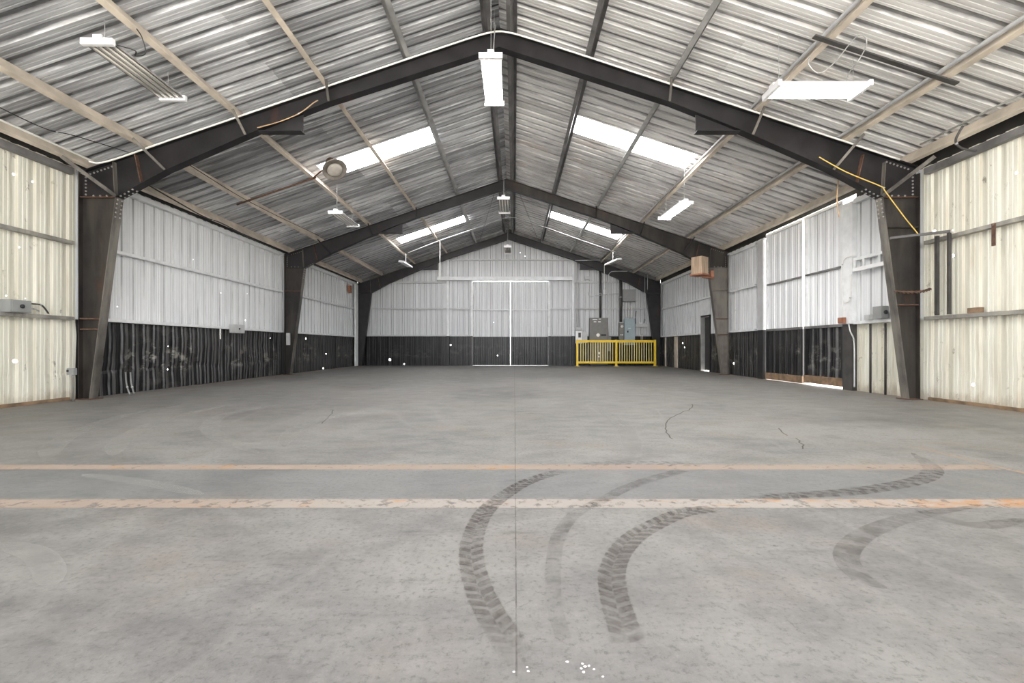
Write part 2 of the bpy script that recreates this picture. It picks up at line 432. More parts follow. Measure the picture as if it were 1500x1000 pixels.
# ------------------------------------------------------------------ floor and ground
FX = 6.56
fb = MB()
fb.add([(-FX, YF, 0), (FX, YF, 0), (FX, YB + .08, 0), (-FX, YB + .08, 0), (-FX, YF, -.05), (FX, YF, -.05), (FX, YB + .08, -.05), (-FX, YB + .08, -.05)],
       [(0, 1, 2, 3), (0, 4, 5, 1), (1, 5, 6, 2), (2, 6, 7, 3), (3, 7, 4, 0)])
FM = ['floor', 'line_a', 'line_b', 'mark_dark', 'mark_soft', 'mark_faint', 'mark_light', 'crack', 'joint']
lift = [0.0006]
def quad_strip(pts, w, mi, z=None):
    if z is None: lift[0] += .00005; z = lift[0]
    n = len(pts); vs = []
    for i, p in enumerate(pts):
        d = (pts[min(i + 1, n - 1)] - pts[max(i - 1, 0)]); d.z = 0; d.normalize()
        s_ = Vector((-d.y, d.x, 0)); ww = w(i / (n - 1)) if callable(w) else w
        vs += [(p.x - s_.x * ww / 2, p.y - s_.y * ww / 2, z), (p.x + s_.x * ww / 2, p.y + s_.y * ww / 2, z)]
    fb.add(vs, [(2 * i, 2 * i + 1, 2 * i + 3, 2 * i + 2) for i in range(n - 1)], mi)
def tread(pts, w, mi, step=.045):
    """chevron lug prints down both halves of a tyre track"""
    lift[0] += .0001; z = lift[0]
    cs = curve_pts(pts, 14); acc = 0; side = 0
    for i in range(1, len(cs) - 1):
        acc += (cs[i] - cs[i - 1]).length
        if acc < step / 2: continue
        acc = 0; side ^= 1
        d = (cs[i + 1] - cs[i - 1]); d.z = 0; d.normalize(); s_ = Vector((-d.y, d.x, 0))
        sg = 1 if side else -1
        c = cs[i]; L = step * .40
        a0, a1 = .01 * w, .52 * w
        sk = .5 * w * .55
        q = [c + s_ * sg * a0 - d * L + d * sk, c + s_ * sg * a1 * .6 - d * L + d * sk * .35, c + s_ * sg * a1 - d * L, c + s_ * sg * a1 + d * L,
             c + s_ * sg * a1 * .6 + d * L + d * sk * .35, c + s_ * sg * a0 + d * L + d * sk]
        fb.add([(p.x, p.y, z) for p in q], [tuple(range(6))], mi)
def taper(w, both=True): return lambda t: w * max(.02, (1 - abs(2 * t - 1) ** 5)) if both else w * max(.02, 1 - t ** 6)
def fp(lst): return [floor_pt(x, y) for x, y in lst]
def hline(y0, y1, x0, x1, mi, n=40, amp=.004):
    lift[0] += .0002; z = lift[0]; vs = []
    for i in range(n + 1):
        x = x0 + (x1 - x0) * i / n
        vs += [(x, y0 + noise.noise((x * 3, 1.2, 0)) * amp, z), (x, y1 + noise.noise((x * 3, 7.2, 0)) * amp, z)]
    fb.add(vs, [(2 * i, 2 * i + 2, 2 * i + 3, 2 * i + 1) for i in range(n)], mi)
hline(2.985, 3.105, -6.0, floor_pt(1452, 684).x, 1)
hline(2.272, 2.402, -6.2, 5.2, 2)
quad_strip([floor_pt(1345, 655), floor_pt(1430, 676), floor_pt(1500, 692.5), floor_pt(1650, 731)], .045, 1)
quad_strip([Vector((.235, .6, 0)), Vector((.237, 5, 0)), Vector((.233, 12, 0)), Vector((.235, 19.4, 0))], .005, 8)
T1 = fp([(824, 689), (776, 704), (739, 725), (710, 750), (693, 786), (691, 820), (701, 861), (717, 895), (735, 925), (756, 959), (780, 992)])
T2 = fp([(1045, 745), (1000, 751), (964, 766), (932, 784), (910, 806), (898, 832), (897, 860), (909, 905), (922, 942)])
T4 = fp([(1090, 729), (1175, 725), (1250, 720), (1305, 712), (1350, 702), (1367, 690), (1357, 677), (1335, 663)])
T5 = fp([(850, 681), (905, 678.2), (960, 678), (1020, 681)])
for t in (T1, T2): quad_strip(curve_pts(t), .092, 5); tread(t, .096, 3, .038)
quad_strip(curve_pts(T4), taper(.105), 5); tread(T4[:6], .11, 3, .05)
tread(T5, .10, 3, .05)
quad_strip(curve_pts(fp([(1000, 689), (952, 702), (914, 716), (888, 730), (844, 752), (820, 782), (812, 813), (810, 850), (813, 891), (826, 936)])), lambda t: .085 - .04 * t, 4)
quad_strip(curve_pts(fp([(1440, 740), (1340, 756), (1275, 778), (1242, 805), (1245, 830), (1268, 850), (1300, 862)])), taper(.085), 5)
quad_strip(curve_pts(fp([(1500, 760), (1440, 770), (1390, 762), (1340, 745)])), taper(.08), 5)
for t in ([(70, 672), (90, 645), (170, 612), (270, 590)], [(165, 668), (185, 640), (250, 612), (340, 592)], [(380, 664), (320, 640), (308, 622), (335, 606), (420, 590)],
          [(520, 640), (425, 655), (340, 648)], [(415, 655), (440, 625), (520, 605), (650, 600)], [(300, 725), (200, 705), (120, 695)], [(76, 860), (70, 830), (50, 810), (0, 795)], [(880, 600), (910, 622), (925, 650), (910, 672)]):
    quad_strip(curve_pts(fp(t)), taper(.16 if t[0][1] < 700 else .09), 6)
for t in ([(985, 643), (975, 628), (980, 614), (1000, 604), (1012, 599), (1014, 592)], [(1140, 627), (1146, 632), (1153, 638)], [(470, 621), (480, 612), (487, 603), (484, 600)], [(1165, 642), (1175, 650), (1176, 658)]):
    cs = curve_pts(fp(t), 6)
    quad_strip([Vector((p.x + noise.noise(p * 9) * .02, p.y + noise.noise(p * 7 + Vector((3, 1, 0))) * .05, 0)) for p in cs], .011, 7)
struct(fb.build('floor', FM, recalc=False))
g = MB().box(-40, 40, -40, 60, -.6, -.055)
struct(g.build('ground', 'ground'))

# ------------------------------------------------------------------ ribbed sheet
def rib_profile(u0, u1, off, depth, flip=1):
    """breakpoints (u, offset) of a fluted sheet; offset positive = away from the room"""
    out = []
    n0 = math.floor((u0 - off) / RIB) - 1
    raw = []
    for i in range(n0, n0 + int((u1 - u0) / RIB) + 4):
        b = off + i * RIB
        raw += [(b, 0), (b + .043, 0), (b + .050, .006), (b + .060, 0), (b + .098, 0), (b + .105, .006), (b + .115, 0), (b + .140, 0), (b + .158, depth), (b + .215, depth), (b + .2355, 0)]
    def at(u):
        for (a, p), (b, q) in zip(raw, raw[1:]):
            if a <= u <= b: return p + (q - p) * (u - a) / max(b - a, 1e-9)
        return 0
    out = [(u0, at(u0))] + [(u, d) for u, d in raw if u0 + 1e-4 < u < u1 - 1e-4] + [(u1, at(u1))]
    return out

def wall_sheet(mb, place, u0, u1, rows, off, dent=None, mat_of=None, depth=.024):
    """rows: list of z values or functions of u, bottom to top; mat_of(u, zmid) -> slot"""
    prof = rib_profile(u0, u1, off, depth)
    b = len(mb.v)
    for u, d in prof:
        for r in rows:
            z = r(u) if callable(r) else r
            e = dent(u, z) if dent else 0
            mb.v.append(tuple(place(u, d + e, z)))
    n = len(rows)
    for i in range(len(prof) - 1):
        for j in range(n - 1):
            a = b + i * n + j
            mb.f.append([a, a + n, a + n + 1, a + 1])
            zc = (mb.v[a][2] + mb.v[a + 1][2]) / 2
            mb.mi.append(mat_of((prof[i][0] + prof[i + 1][0]) / 2, zc))

def zrows(*parts):
    out = []
    for a, b, n in parts: out += [a + (b - a) * i / n for i in range(n)]
    return out + [parts[-1][1]]

WT = 3.545
def dent_side(seed, amp):
    def f(u, z):
        if z > BAND or z < .02: return 0
        k = math.sin(math.pi * min(1, z / BAND))
        e = noise.noise((u * 1.1 + seed, z * 1.6, 0)) * amp * k + noise.noise((u * 4.2 + seed, z * 5, 3)) * amp * .55 * k
        return e + 1.8 * max(0, 1 - abs(z - .42 - .08 * noise.noise((u * .9, 5, seed))) / .06) * .5 * amp * (noise.noise((u * 2.3, seed, 9)) + .3)
    return f
rows_side = zrows((0.0, BAND, 24), (BAND, WT, 5))
mats_l = ['cream_l', 'white_l', 'black_l']
dl1, dl2 = dent_side(3, .018), dent_side(3, .034)
def dent_left(u, z): return dl1(u, z) if u < 7.0 else dl2(u, z) * (1.0 if u < 13 else .45)
wl = MB()
wall_sheet(wl, lambda u, d, z: (-WX - d, u, z), YF, YB, rows_side, .05, dent_left,
           lambda u, z: 0 if u < 7.0 else (2 if z < BAND else 1))
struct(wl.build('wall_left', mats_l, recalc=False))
wr = MB()
R_ = lambda u, d, z: (WX + d, u, z)
mr = lambda u, z: (0 if (u < 7.05 or (u < 8.62 and z < BAND)) else (2 if z < BAND else 1))
wall_sheet(wr, R_, YF, 8.42, rows_side, .02, dent_side(8, .016), mr)
wall_sheet(wr, R_, 11.45, 14.62, rows_side, .02, dent_side(8, .03), mr)
wall_sheet(wr, R_, 14.62, 15.28, [1.78, 2.4, WT], .02, None, mr)
wall_sheet(wr, R_, 15.28, YB, rows_side, .02, dent_side(8, .03), mr)
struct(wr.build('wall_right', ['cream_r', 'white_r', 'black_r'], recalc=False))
wb = MB()
B_ = lambda u, d, z: (u, YB + d, z)
mbk = lambda u, z: 1 if z < 1.27 else 0
gab = lambda u: roofz(u) - .01
rowb = [0.0, .4, .8, 1.27, 2.4, 3.5, gab]
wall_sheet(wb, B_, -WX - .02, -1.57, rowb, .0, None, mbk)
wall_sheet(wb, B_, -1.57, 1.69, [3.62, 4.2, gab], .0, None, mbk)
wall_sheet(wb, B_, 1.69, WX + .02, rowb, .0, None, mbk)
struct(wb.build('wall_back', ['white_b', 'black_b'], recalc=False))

# near-black strips closing the eave gaps, their shade put into the colour
def closure(n, x, ya, yb, za):
    sg = 1 if x > 0 else -1
    struct(MB().prism([(x - .004, za), (x + .004, za), (x + .004, roofz(x) + .03), (x - .004, roofz(x) + .03)], ya, yb).build('trim_%d' % n, 'gap_dark'))
closure(5, -WX - .03, YF, YB, WT - .02); closure(6, WX + .03, YF, 8.42, WT - .02)
closure(7, WX + .03, 8.42, 11.45, 3.625); closure(8, WX + .03, 11.45, YB, WT - .02)
mb = MB()
for sg in (-1, 1): mb.prism([(0, RIDGE - .02), (sg * 6.5, rtop(sg * 6.5) - .02), (sg * 6.5, roofz(sg * 6.5) + .03), (0, ROOF + .03)], YB - .03, YB - .02)
struct(mb.build('trim_9', 'darkgalv'))
# sill angles at the foot of the walls
for nm, x0, x1, y0, y1 in (('baseboard_left', -WX + .004, -WX + .05, YF, 6.88), ('baseboard_right', WX - .05, WX - .004, YF, 6.88)):
    struct(MB().box(x0, x1, y0, y1, .001, .045).build(nm, 'wood'))

# ------------------------------------------------------------------ roof
def roof_side(sg, off, lights):
    """fluted sheet up the slope, left open where the translucent sheets lie"""
    mb = MB()
    cuts = sorted({YF} | {y for a, b in lights for y in (a, b)} | {YB + .25})
    for y0, y1 in zip(cuts, cuts[1:]):
        lit = any(abs(a - y0) < 1e-6 for a, b in lights)
        for x0, x1 in (((.0, 1.43), (3.86, 6.78)) if lit else ((.0, 6.78),)):
            prof = rib_profile(y0, y1, off, .034)
            b = len(mb.v)
            for u, d in prof:
                for x in (x0, x1): mb.v.append((sg * x, u, roofz(sg * x) + d))
            for i in range(len(prof) - 1):
                a = b + 2 * i; mb.f.append([a, a + 1, a + 3, a + 2]); mb.mi.append(0)
    return mb
OL, OR = 9.45, 9.05
LL = [(OL - .71 * 9, OL - .71 * 8), (OL, OL + .71), (OL + .71 * 9, OL + .71 * 10)]
LR = [(OR - .71 * 9, OR - .71 * 8), (OR, OR + .71), (OR + .71 * 9, OR + .71 * 10)]  # first of each row lies out of view, added for top light
struct(roof_side(-1, OL, LL).build('ceiling', 'roof_l', recalc=False))
struct(roof_side(1, OR, LR).build('ceiling.001', 'roof_r', recalc=False))
i = 1
for sg, L, off in ((-1, LL, OL), (1, LR, OR)):
    for a, b_ in L:
        mb = MB(); prof = rib_profile(a, b_, off, .034); n = 0
        for u, d in prof:
            for x in (1.43, 3.86): mb.v.append((sg * x, u, roofz(sg * x) + d))
        for j in range(len(prof) - 1): mb.f.append([2 * j, 2 * j + 1, 2 * j + 3, 2 * j + 2]); mb.mi.append(0)
        struct(mb.build('window_%d' % i, 'skylight', recalc=False)); i += 1
rc = MB()                                                              # ridge cap closing the joint
for sg in (-1, 1): rc.prism([(0, ROOF + .05), (sg * .34, roofz(sg * .34) + .042), (sg * .34, roofz(sg * .34) + .047), (0, ROOF + .056)], YF, YB + .25)
struct(rc.build('trim_1', 'darkgalv'))

# ------------------------------------------------------------------ purlins
def z_section(x, zb, h, fl, sg):
    t, lip = .005, .022
    c = [(-fl, 0), (t, 0), (t, h - t), (fl - t, h - t), (fl - t, h - lip), (fl, h - lip), (fl, h), (0, h), (0, t), (-fl + t, t), (-fl + t, lip), (-fl, lip)]
    th = -math.atan(slope(sg)); out = []
    for a, b in c:
        xx = a * math.cos(th) - b * math.sin(th); zz = a * math.sin(th) + b * math.cos(th)
        out.append((sg * (x + xx), zb + zz))
    return out
PX = {-1: (5.38, 3.98, 2.64, 1.40), 1: (5.27, 3.92, 2.60, 1.36)}
names = ('lowest', 'second', 'third', 'uppermost')
for sg, side in ((-1, 'left'), (1, 'right')):
    for x, m, nm in zip(PX[sg], ('cream_paint', 'cream_paint', 'cream_paint' if sg < 0 else 'galv', 'darkgalv' if sg > 0 else 'galv'), names):
        mb = MB().prism(z_section(x, rtop(sg * x) + .008, .200, .062, sg), YF + .02, YB - .04)
        o = mb.build('roof_purlin', m)
        adj = {'cream_paint': 'cream painted', 'galv': 'grey galvanised', 'darkgalv': 'sooty grey'}[m]
        tag(o, '%s steel purlin under the %s roof slope, %s above the eave' % (adj, side, nm), 'roof purlin', 'purlins under the %s roof slope' % side)
    mb = MB().prism(z_section(.16, rtop(sg * .16) + .008, .20, .05, sg), YF + .02, YB - .04)
    tag(mb.build('ridge_purlin', 'darkgalv'), 'dark steel purlin along the ridge, on its %s side' % side, 'roof purlin', 'ridge purlins')
    mb = MB().prism(z_section(6.25, rtop(sg * 6.25) + .008, .200, .055, sg), YF + .02, YB - .04)
    o = mb.build('eave_strut', 'cream_paint')
    tag(o, 'cream steel eave strut along the top of the %s wall' % side, 'eave strut')

# ------------------------------------------------------------------ portal frames
BOT = [(5.82, 3.08), (5.05, 3.50), (3.60, 4.13), (2.60, 4.525), (0.0, 5.36)]
def rbot(x):
    x = abs(x)
    for (a, p), (b, q) in zip(BOT, BOT[1:]):
        if b <= x <= a: return p + (q - p) * (x - a) / (b - a)
    return BOT[0][1]
bolt_me = None
def bolt(parent, loc, axis, root):
    global bolt_me
    if bolt_me is None:
        o = MB().lathe([(.015, 0), (.015, .008), (.010, .013), (.0, .014)], (0, 0, 0), (0, 0, 1), 6).build('bolt', 'bolt')
        bolt_me = o.data; bpy.data.objects.remove(o)
    o = bpy.data.objects.new('bolt', bolt_me); COL.objects.link(o); o.parent = parent
    o.location = Vector(loc) - Vector(root)
    o.rotation_mode = 'QUATERNION'; o.rotation_quaternion = Vector((0, 0, 1)).rotation_difference(Vector(axis))
    return o
fw, tk, wk = .07, .013, .006
flab = ['black steel portal frame nearest the front, spanning the whole hall', 'dark steel portal frame in mid hall with the plywood box on its right knee',
        'dark steel portal frame standing against the end wall']
frames = []
for fi, Y in enumerate(FR):
    root = empty('steel_portal', (0, Y, 0), flab[fi], 'steel frame', 'portal frames'); frames.append(root)
    R0 = root.location
    for sg in (-1, 1):
        S = lambda x, z: (sg * x, z)
        cm = 'steel_col' if not (fi == 1 and sg == 1) else 'steel2'
        if fi == 2: cm = 'steel'
        fm = 'flange' if fi < 2 else 'steel'
        # column: web, outer and inner flange, foot plate
        c = MB().prism([S(6.38, .012), S(6.38, 3.08), S(5.82, 3.08), S(6.22, .012)], Y - wk, Y + wk)
        c.prism([S(6.367, .012), S(6.38, .012), S(6.38, 3.435), S(6.367, 3.435)], Y - fw, Y + fw)
        col = c.build('column', cm, root)
        MB().prism([S(6.22, .012), S(6.207, .012), S(5.807, 3.08), S(5.82, 3.08)], Y - fw, Y + fw).build('inner_flange', fm, col)
        MB().box(min(sg * 6.15, sg * 6.40), max(sg * 6.15, sg * 6.40), Y - .10, Y + .10, .001, .014).build('base_plate', 'rust', col)
        MB().prism([S(6.36, 3.07), S(6.36, 3.082), S(5.83, 3.082), S(5.83, 3.07)], Y - fw + .008, Y + fw - .008).build('stiffener', 'rust' if fi == 0 else cm, col)
        if fi < 2:
            for zz in ((2.42,) if sg < 0 and fi == 1 else ((1.24, 1.08) if sg < 0 else (1.45, 2.63) if fi == 0 else (1.17, 1.62, 2.45))):
                xi = 6.22 - .4 * zz / 3.08
                MB().prism([S(6.36, zz - .02), S(6.36, zz), S(xi + .005, zz), S(xi + .005, zz - .02)], Y - fw + .006, Y + fw - .006).build('stiffener', 'rust' if (sg < 0 or zz < 2) else cm, col)
        # rafter: knee panel and tapering web, flanges
        r = MB().prism([S(6.367, 3.08), S(6.367, rtop(sg * 6.367)), S(0, RIDGE)] + [S(x, z) for x, z in BOT[::-1]], Y - wk, Y + wk)
        r.prism([S(6.38, rtop(sg * 6.38) - .013), S(6.38, rtop(sg * 6.38)), S(0, RIDGE), S(0, RIDGE - .013)], Y - fw, Y + fw)
        ra = r.build('rafter', 'steel' if not (fi == 1 and sg == 1) else 'steel_col', root)
        bf = [S(x, z) for x, z in BOT] + [S(x, z + .014) for x, z in BOT[::-1]]
        for (a, p), (b, q) in zip(BOT, BOT[1:]):
            pass
        r2 = MB()
        for (a, p), (b, q) in zip(BOT, BOT[1:]):
            r2.prism([S(a, p - .013), S(b, q - .013), S(b, q), S(a, p)], Y - fw, Y + fw)
        r2.build('bottom_flange', 'steel' if fi else 'steel', ra)
        for (a, b) in (((5.83, 3.09), (5.86, 3.61)), ((5.44, 3.30), (5.53, 3.72))):
            MB().bar((sg * a[0], Y - .038, a[1]), (sg * b[0], Y - .038, b[1]), .012, .062, (0, 1, 0)).build('stiffener', 'flange' if a[0] > 5.8 else 'rust', ra)
        # corbel below the splice
        MB().prism([S(3.66, 4.088), S(3.0, 4.088), S(3.0, rbot(3.0) - .014), S(3.55, rbot(3.55) - .014)], Y - wk, Y + wk).prism(
            [S(3.66, 4.075), S(3.0, 4.075), S(3.0, 4.088), S(3.66, 4.088)], Y - fw, Y + fw).build('corbel', 'steel', root)
        # struts from the purlins down to the bottom flange, and the knee strut to the eave
        if fi < 2:
            for xp, xq, dy in ((5.33, 5.06, .40), (3.95, 3.84, .30), (2.60, 2.58, .26)):
                MB().bar((sg * (xp - .05), Y - dy, rtop(sg * (xp - .05)) - .022), (sg * xq, Y - .080, rbot(xq) - .012), .035, .012, (0, 1, 0)).build('flange_brace', 'flange' if fi == 0 else 'steel', root)
        if fi == 0:
            MB().bar((sg * 6.15, Y - .56, 3.485), (sg * 5.80, Y - .085, 3.085), .05, .018, (0, 1, 0)).build('knee_strut', 'flange', root)
        # bolts of the knee joint
        if fi < 2:
            fy = Y - wk
            for t in range(7):
                x = 6.25 - t * .055; bolt(ra, (sg * x, fy, rtop(sg * x) - .06), (0, -1, 0), R0)
            for t in range(6): bolt(ra, (sg * 6.32, fy, 3.13 + t * .052), (0, -1, 0), R0)
            for t in range(3): bolt(ra, (sg * (6.20 - t * .10), fy, 3.11), (0, -1, 0), R0)
            nrm = Vector((-sg * .992, 0, -.128))
            for t in range(5):
                for yy in (-.04, .04):
                    z = 3.04 - t * .065; x = 5.807 + (3.08 - z) * .13
                    bolt(col, (sg * (x - .001), Y + yy, z), nrm, R0)
            for t in range(4):
                for yy in (-.04, .04):
                    x = 5.76 - t * .06
                    bolt(ra, (sg * x, Y + yy, rbot(x) - .014), Vector((-sg * .48, 0, -.88)), R0)

# white conduit clipped along the front frame, up one rafter and down the other
def cz(x): return RIDGE - .016 - slope(x) * math.sqrt(x * x + .035)
cp = [Vector((-6.12, YF + .1, 3.60)), Vector((-6.12, 2, 3.60)), Vector((-6.12, 6.55, 3.60)), Vector((-6.11, 6.82, 3.565))]
cp += [Vector((x, 6.905, cz(x))) for x in (-5.9, -5.0, -4.0, -3.0, -2.0, -1.2, -.7, -.4, -.2, 0, .2, .4, .7, 1.2, 2.0, 3.0, 4.0, 5.0, 6.05)]
tag(MB().tube(curve_pts(cp, 5), .014, 8).build('conduit', 'white_pipe', smooth=True), 'white conduit bent over the ridge along the nearest steel frame', 'conduit')

# ------------------------------------------------------------------ girts on the side walls
def girt(x0, x1, y0, y1, z0, z1, mat, label, group='wall girts', name='steel_girt'):
    sg = 1 if x1 > 0 else -1
    xo, xi = (x1, x0) if sg > 0 else (x0, x1)
    t = .006                                                           # channel with its web to the room
    c = [(xi, z0), (xo, z0), (xo, z0 + t), (xi + sg * t, z0 + t), (xi + sg * t, z1 - t), (xo, z1 - t), (xo, z1), (xi, z1)]
    o = MB().prism(c, y0, y1).build(name, mat)
    return tag(o, label, 'girt', group)
XO, XI = 6.494, 6.405
def pair(sg): return (XI, XO) if sg > 0 else (-XO, -XI)
for sg, side in ((-1, 'left'), (1, 'right')):
    x0, x1 = pair(sg)
    girt(x0, x1, YF + .02, 6.90, 1.205, 1.255, 'old_girt', 'weathered lower girt across the cream sheeting of the %s wall' % side)
    girt(x0, x1, YF + .02, 6.90, 2.345, 2.395, 'old_girt', 'weathered upper girt across the cream sheeting of the %s wall' % side)
    girt(x0, x1, YF + .02, 6.90, 3.40, 3.49, 'darkgalv', 'dark top angle above the cream sheeting of the %s wall' % side)
x0, x1 = pair(-1)
for (ya, yb, where) in ((7.10, 13.10, 'between the first and second frames'), (13.30, 19.24, 'between the second and last frames')):
    girt(x0, x1, ya, yb, 1.215, 1.265, 'white_paint', 'white ledge girt over the left black band, %s' % where)
    girt(x0, x1, ya, yb, 2.365, 2.415, 'white_paint', 'white middle girt of the left wall, %s' % where)
    girt(x0, x1, ya, yb, 3.41, 3.49, 'white_paint', 'white top girt of the left wall, %s' % where)
x0, x1 = pair(1)
for (ya, yb, where) in ((7.10, 8.34, 'just before the sliding doors'), (11.75, 13.10, 'just past the sliding doors'), (13.30, 19.24, 'between the plywood box and the end wall')):
    if yb > 15:
        girt(x0, x1, 15.42, yb, 1.215, 1.265, 'white_paint', 'white ledge girt over the black band of the right wall past the dark doorway')
    else:
        girt(x0, x1, ya, yb, 1.215, 1.265, 'white_paint', 'white ledge girt on the right wall %s' % where)
    girt(x0, x1, ya, yb, 2.365, 2.415, 'white_paint', 'white middle girt on the right wall %s' % where)
    girt(x0, x1, ya, yb, 3.41, 3.49, 'white_paint', 'white top girt on the right wall %s' % where)

# ------------------------------------------------------------------ right wall: posts, sliding doors, doorway
def two_tone_post(name, x0, x1, y0, y1, ztop, label, low='wood', cut=BAND, up='white_paint', sunk=0):
    o = MB().box(x0, x1, y0, y1, cut, ztop).build(name, up, bevel=.004)
    tag(o, label, 'post')
    MB().box(x0, x1, y0, y1, .001, cut - .001).build('lower_section', low, o)
    return o
two_tone_post('door_post', 6.39, 6.49, 11.34, 11.60, 3.47, 'boxed post white above and black below, at the far edge of the sliding doors', 'door_dark', up='lt_grey')
two_tone_post('door_post', 6.40, 6.49, 8.36, 8.60, 3.47, 'narrow post white above and dark stained below, at the near edge of the sliding doors', 'dk_pipe')
def leaf(name, ya, yb, x, z0, lean):
    dp = MB()
    rows = zrows((z0 + .16, 1.20, 7), (1.22, 3.57, 4))
    wall_sheet(dp, lambda u, d, z: (x + d + lean * max(0, 1.2 - z) * .5, u, z), ya, yb, rows, ya, dent_side(ya, .02), lambda u, z: 1 if z < 1.21 else 0)
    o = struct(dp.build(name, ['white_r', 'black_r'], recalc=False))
    MB().box(x - .05, x - .006, ya, yb, 1.185, 1.235).build('lock_rail', 'darkgalv', o)
    MB().box(x - .05, x - .006, ya + .04, yb - .04, 2.30, 2.335).build('middle_rail', 'darkgalv', o)
    MB().box(x - .05, x - .006, ya, yb, 3.51, 3.56).build('top_rail', 'white_paint', o)
    MB().box(x - .06, x + .02, ya, yb, z0, z0 + .16).build('bottom_rail', 'wood', o)
    for yy, nm in ((ya, 'stile'), (yb - .05, 'stile')):
        MB().box(x - .045, x - .006, yy, yy + .05, 1.235, 3.51).build(nm, 'white_paint', o)
        MB().box(x - .045, x - .006, yy, yy + .05, z0 + .16, 1.185).build('lower_stile', 'door_dark', o)
    return o
leaf('door_1', 9.86, 11.30, 6.49, .012, 0)
leaf('door_2', 8.62, 9.76, 6.46, .045, -.01)
# dark doorway further down
d = MB().box(6.585, 6.62, 14.64, 15.26, .03, 1.78)
dd = struct(d.build('door_3', 'door_dark'))
MB().lathe([(.02, 0), (.025, .02), (.02, .04), (.0, .045)], (6.585, 14.72, .85), (-1, 0, 0), 12).build('knob', 'emt', dd)
fm_ = MB().box(6.46, 6.62, 15.26, 15.31, .001, 1.83)
t2 = struct(fm_.build('trim_2', 'galv'))
struct(MB().box(6.46, 6.62, 14.59, 14.64, .001, 1.83).build('trim_3', 'door_dark'))
struct(MB().box(6.46, 6.62, 14.59, 15.31, 1.785, 1.835).build('trim_4', 'door_dark'))
tag(MB().box(6.462, 6.49, 14.60, 15.42, 1.84, 2.355).build('header_panel', 'white_paint'), 'flat white panel over the dark doorway in the right wall', 'panel')
tag(MB().box(6.455, 6.492, 17.5, 17.82, .002, 1.20).build('board', 'cream_paint', bevel=.003), 'cream board standing against the black band in the far right corner', 'board')
tag(MB().box(6.455, 6.492, 18.85, 18.95, .002, 1.20).build('board', 'cream_paint', bevel=.003), 'narrow cream strip on the black band beside the last frame on the right', 'board')
tag(MB().box(-6.40, -6.34, 18.95, 19.24, .002, 3.40).build('corner_post', 'white_paint', bevel=.004), 'white post in the far left corner behind the last frame', 'post')
o = MB().box(-6.44, -6.36, 18.3, 18.55, 2.98, 3.27).build('wood_block', 'redwood', bevel=.004)
MB().lathe([(.010, 0), (.008, .006), (.0, .007)], (-6.3598, 18.42, 3.2), (1, 0, 0), 8).build('mounting_bolt', 'bolt', o)
tag(o, 'brown wood block near the top of the left wall by the last frame', 'block')

# ------------------------------------------------------------------ end wall: posts, girts, sliding doors
def wall_post(x, w, ztop, label, low):
    o = MB().box(x - w / 2, x + w / 2, YB - .13, YB - .01, 1.27, ztop).build('wall_post', 'end_white', bevel=.003)
    tag(o, label, 'post'); MB().box(x - w / 2, x + w / 2, YB - .13, YB - .01, .001, 1.269).build('lower_section', low, o)
wall_post(-2.62, .11, 4.55, 'white post with black foot left of the end doors', 'door_dark')
wall_post(2.75, .11, 4.55, 'white post with black foot on the end wall beside the meter boxes', 'door_dark')
wall_post(-1.60, .09, 3.58, 'white jamb post with dark foot at the left edge of the end doors', 'dk_pipe')
wall_post(1.73, .09, 3.58, 'white jamb post with dark foot at the right edge of the end doors', 'door_dark')
def hgirt(xa, xb, z, lab):
    o = tag(MB().box(xa, xb, YB - .085, YB - .010, z - .03, z + .03).build('steel_girt', 'lt_grey'), lab, 'girt', 'wall girts')
    MB().box((xa + xb) / 2 - .03, (xa + xb) / 2 + .03, YB - .009, YB - .001, z - .025, z + .025).build('mounting_bracket', 'emt', o)
for xa, xb, w in ((-6.15, -2.69, 'left of the left tall post'), (2.82, 6.15, 'behind the electrical boxes')):
    hgirt(xa, xb, 1.29, 'white ledge girt over the end wall black band, %s' % w)
    hgirt(xa, xb, 2.45, 'white middle girt of the end wall, %s' % w)
    hgirt(xa if xa > 0 else -5.2, xb if xb < 0 else 5.2, 3.58, 'white upper girt of the end wall, %s' % w)
for xa, xb, w in ((-2.55, -1.66, 'left'), (1.79, 2.68, 'right')):
    hgirt(xa, xb, 1.29, 'short white ledge girt just %s of the end doors' % w)
    hgirt(xa, xb, 2.45, 'short white middle girt just %s of the end doors' % w)
hgirt(-2.55, 2.68, 4.54, 'white girt high on the gable between the two tall posts')
o = MB().box(-3.05, 2.68, YB - .26, YB - .14, 3.64, 3.79).build('door_track', 'end_white', bevel=.006)
tag(o, 'long white track box above the sliding doors of the end wall', 'track')
def end_leaf(name, xa, xb):
    dp = MB()
    wall_sheet(dp, lambda u, d, z: (u, YB - .05 + d, z), xa, xb, [.014, .6, 1.24, 2.4, 3.60], .05, None, lambda u, z: 1 if z < 1.24 else 0)
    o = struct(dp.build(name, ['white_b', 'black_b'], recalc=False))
    MB().box(xa, xb, YB - .09, YB - .056, 2.37, 2.41).build('middle_rail', 'end_white', o)
    for x in (xa, xb - .03):
        MB().box(x, x + .03, YB - .09, YB - .056, 1.242, 3.60).build('stile', 'galv', o)
        MB().box(x, x + .03, YB - .09, YB - .056, .02, 1.24).build('lower_stile', 'door_dark', o)
    return o
end_leaf('door_4', -1.550, .050); end_leaf('door_5', .074, 1.680)

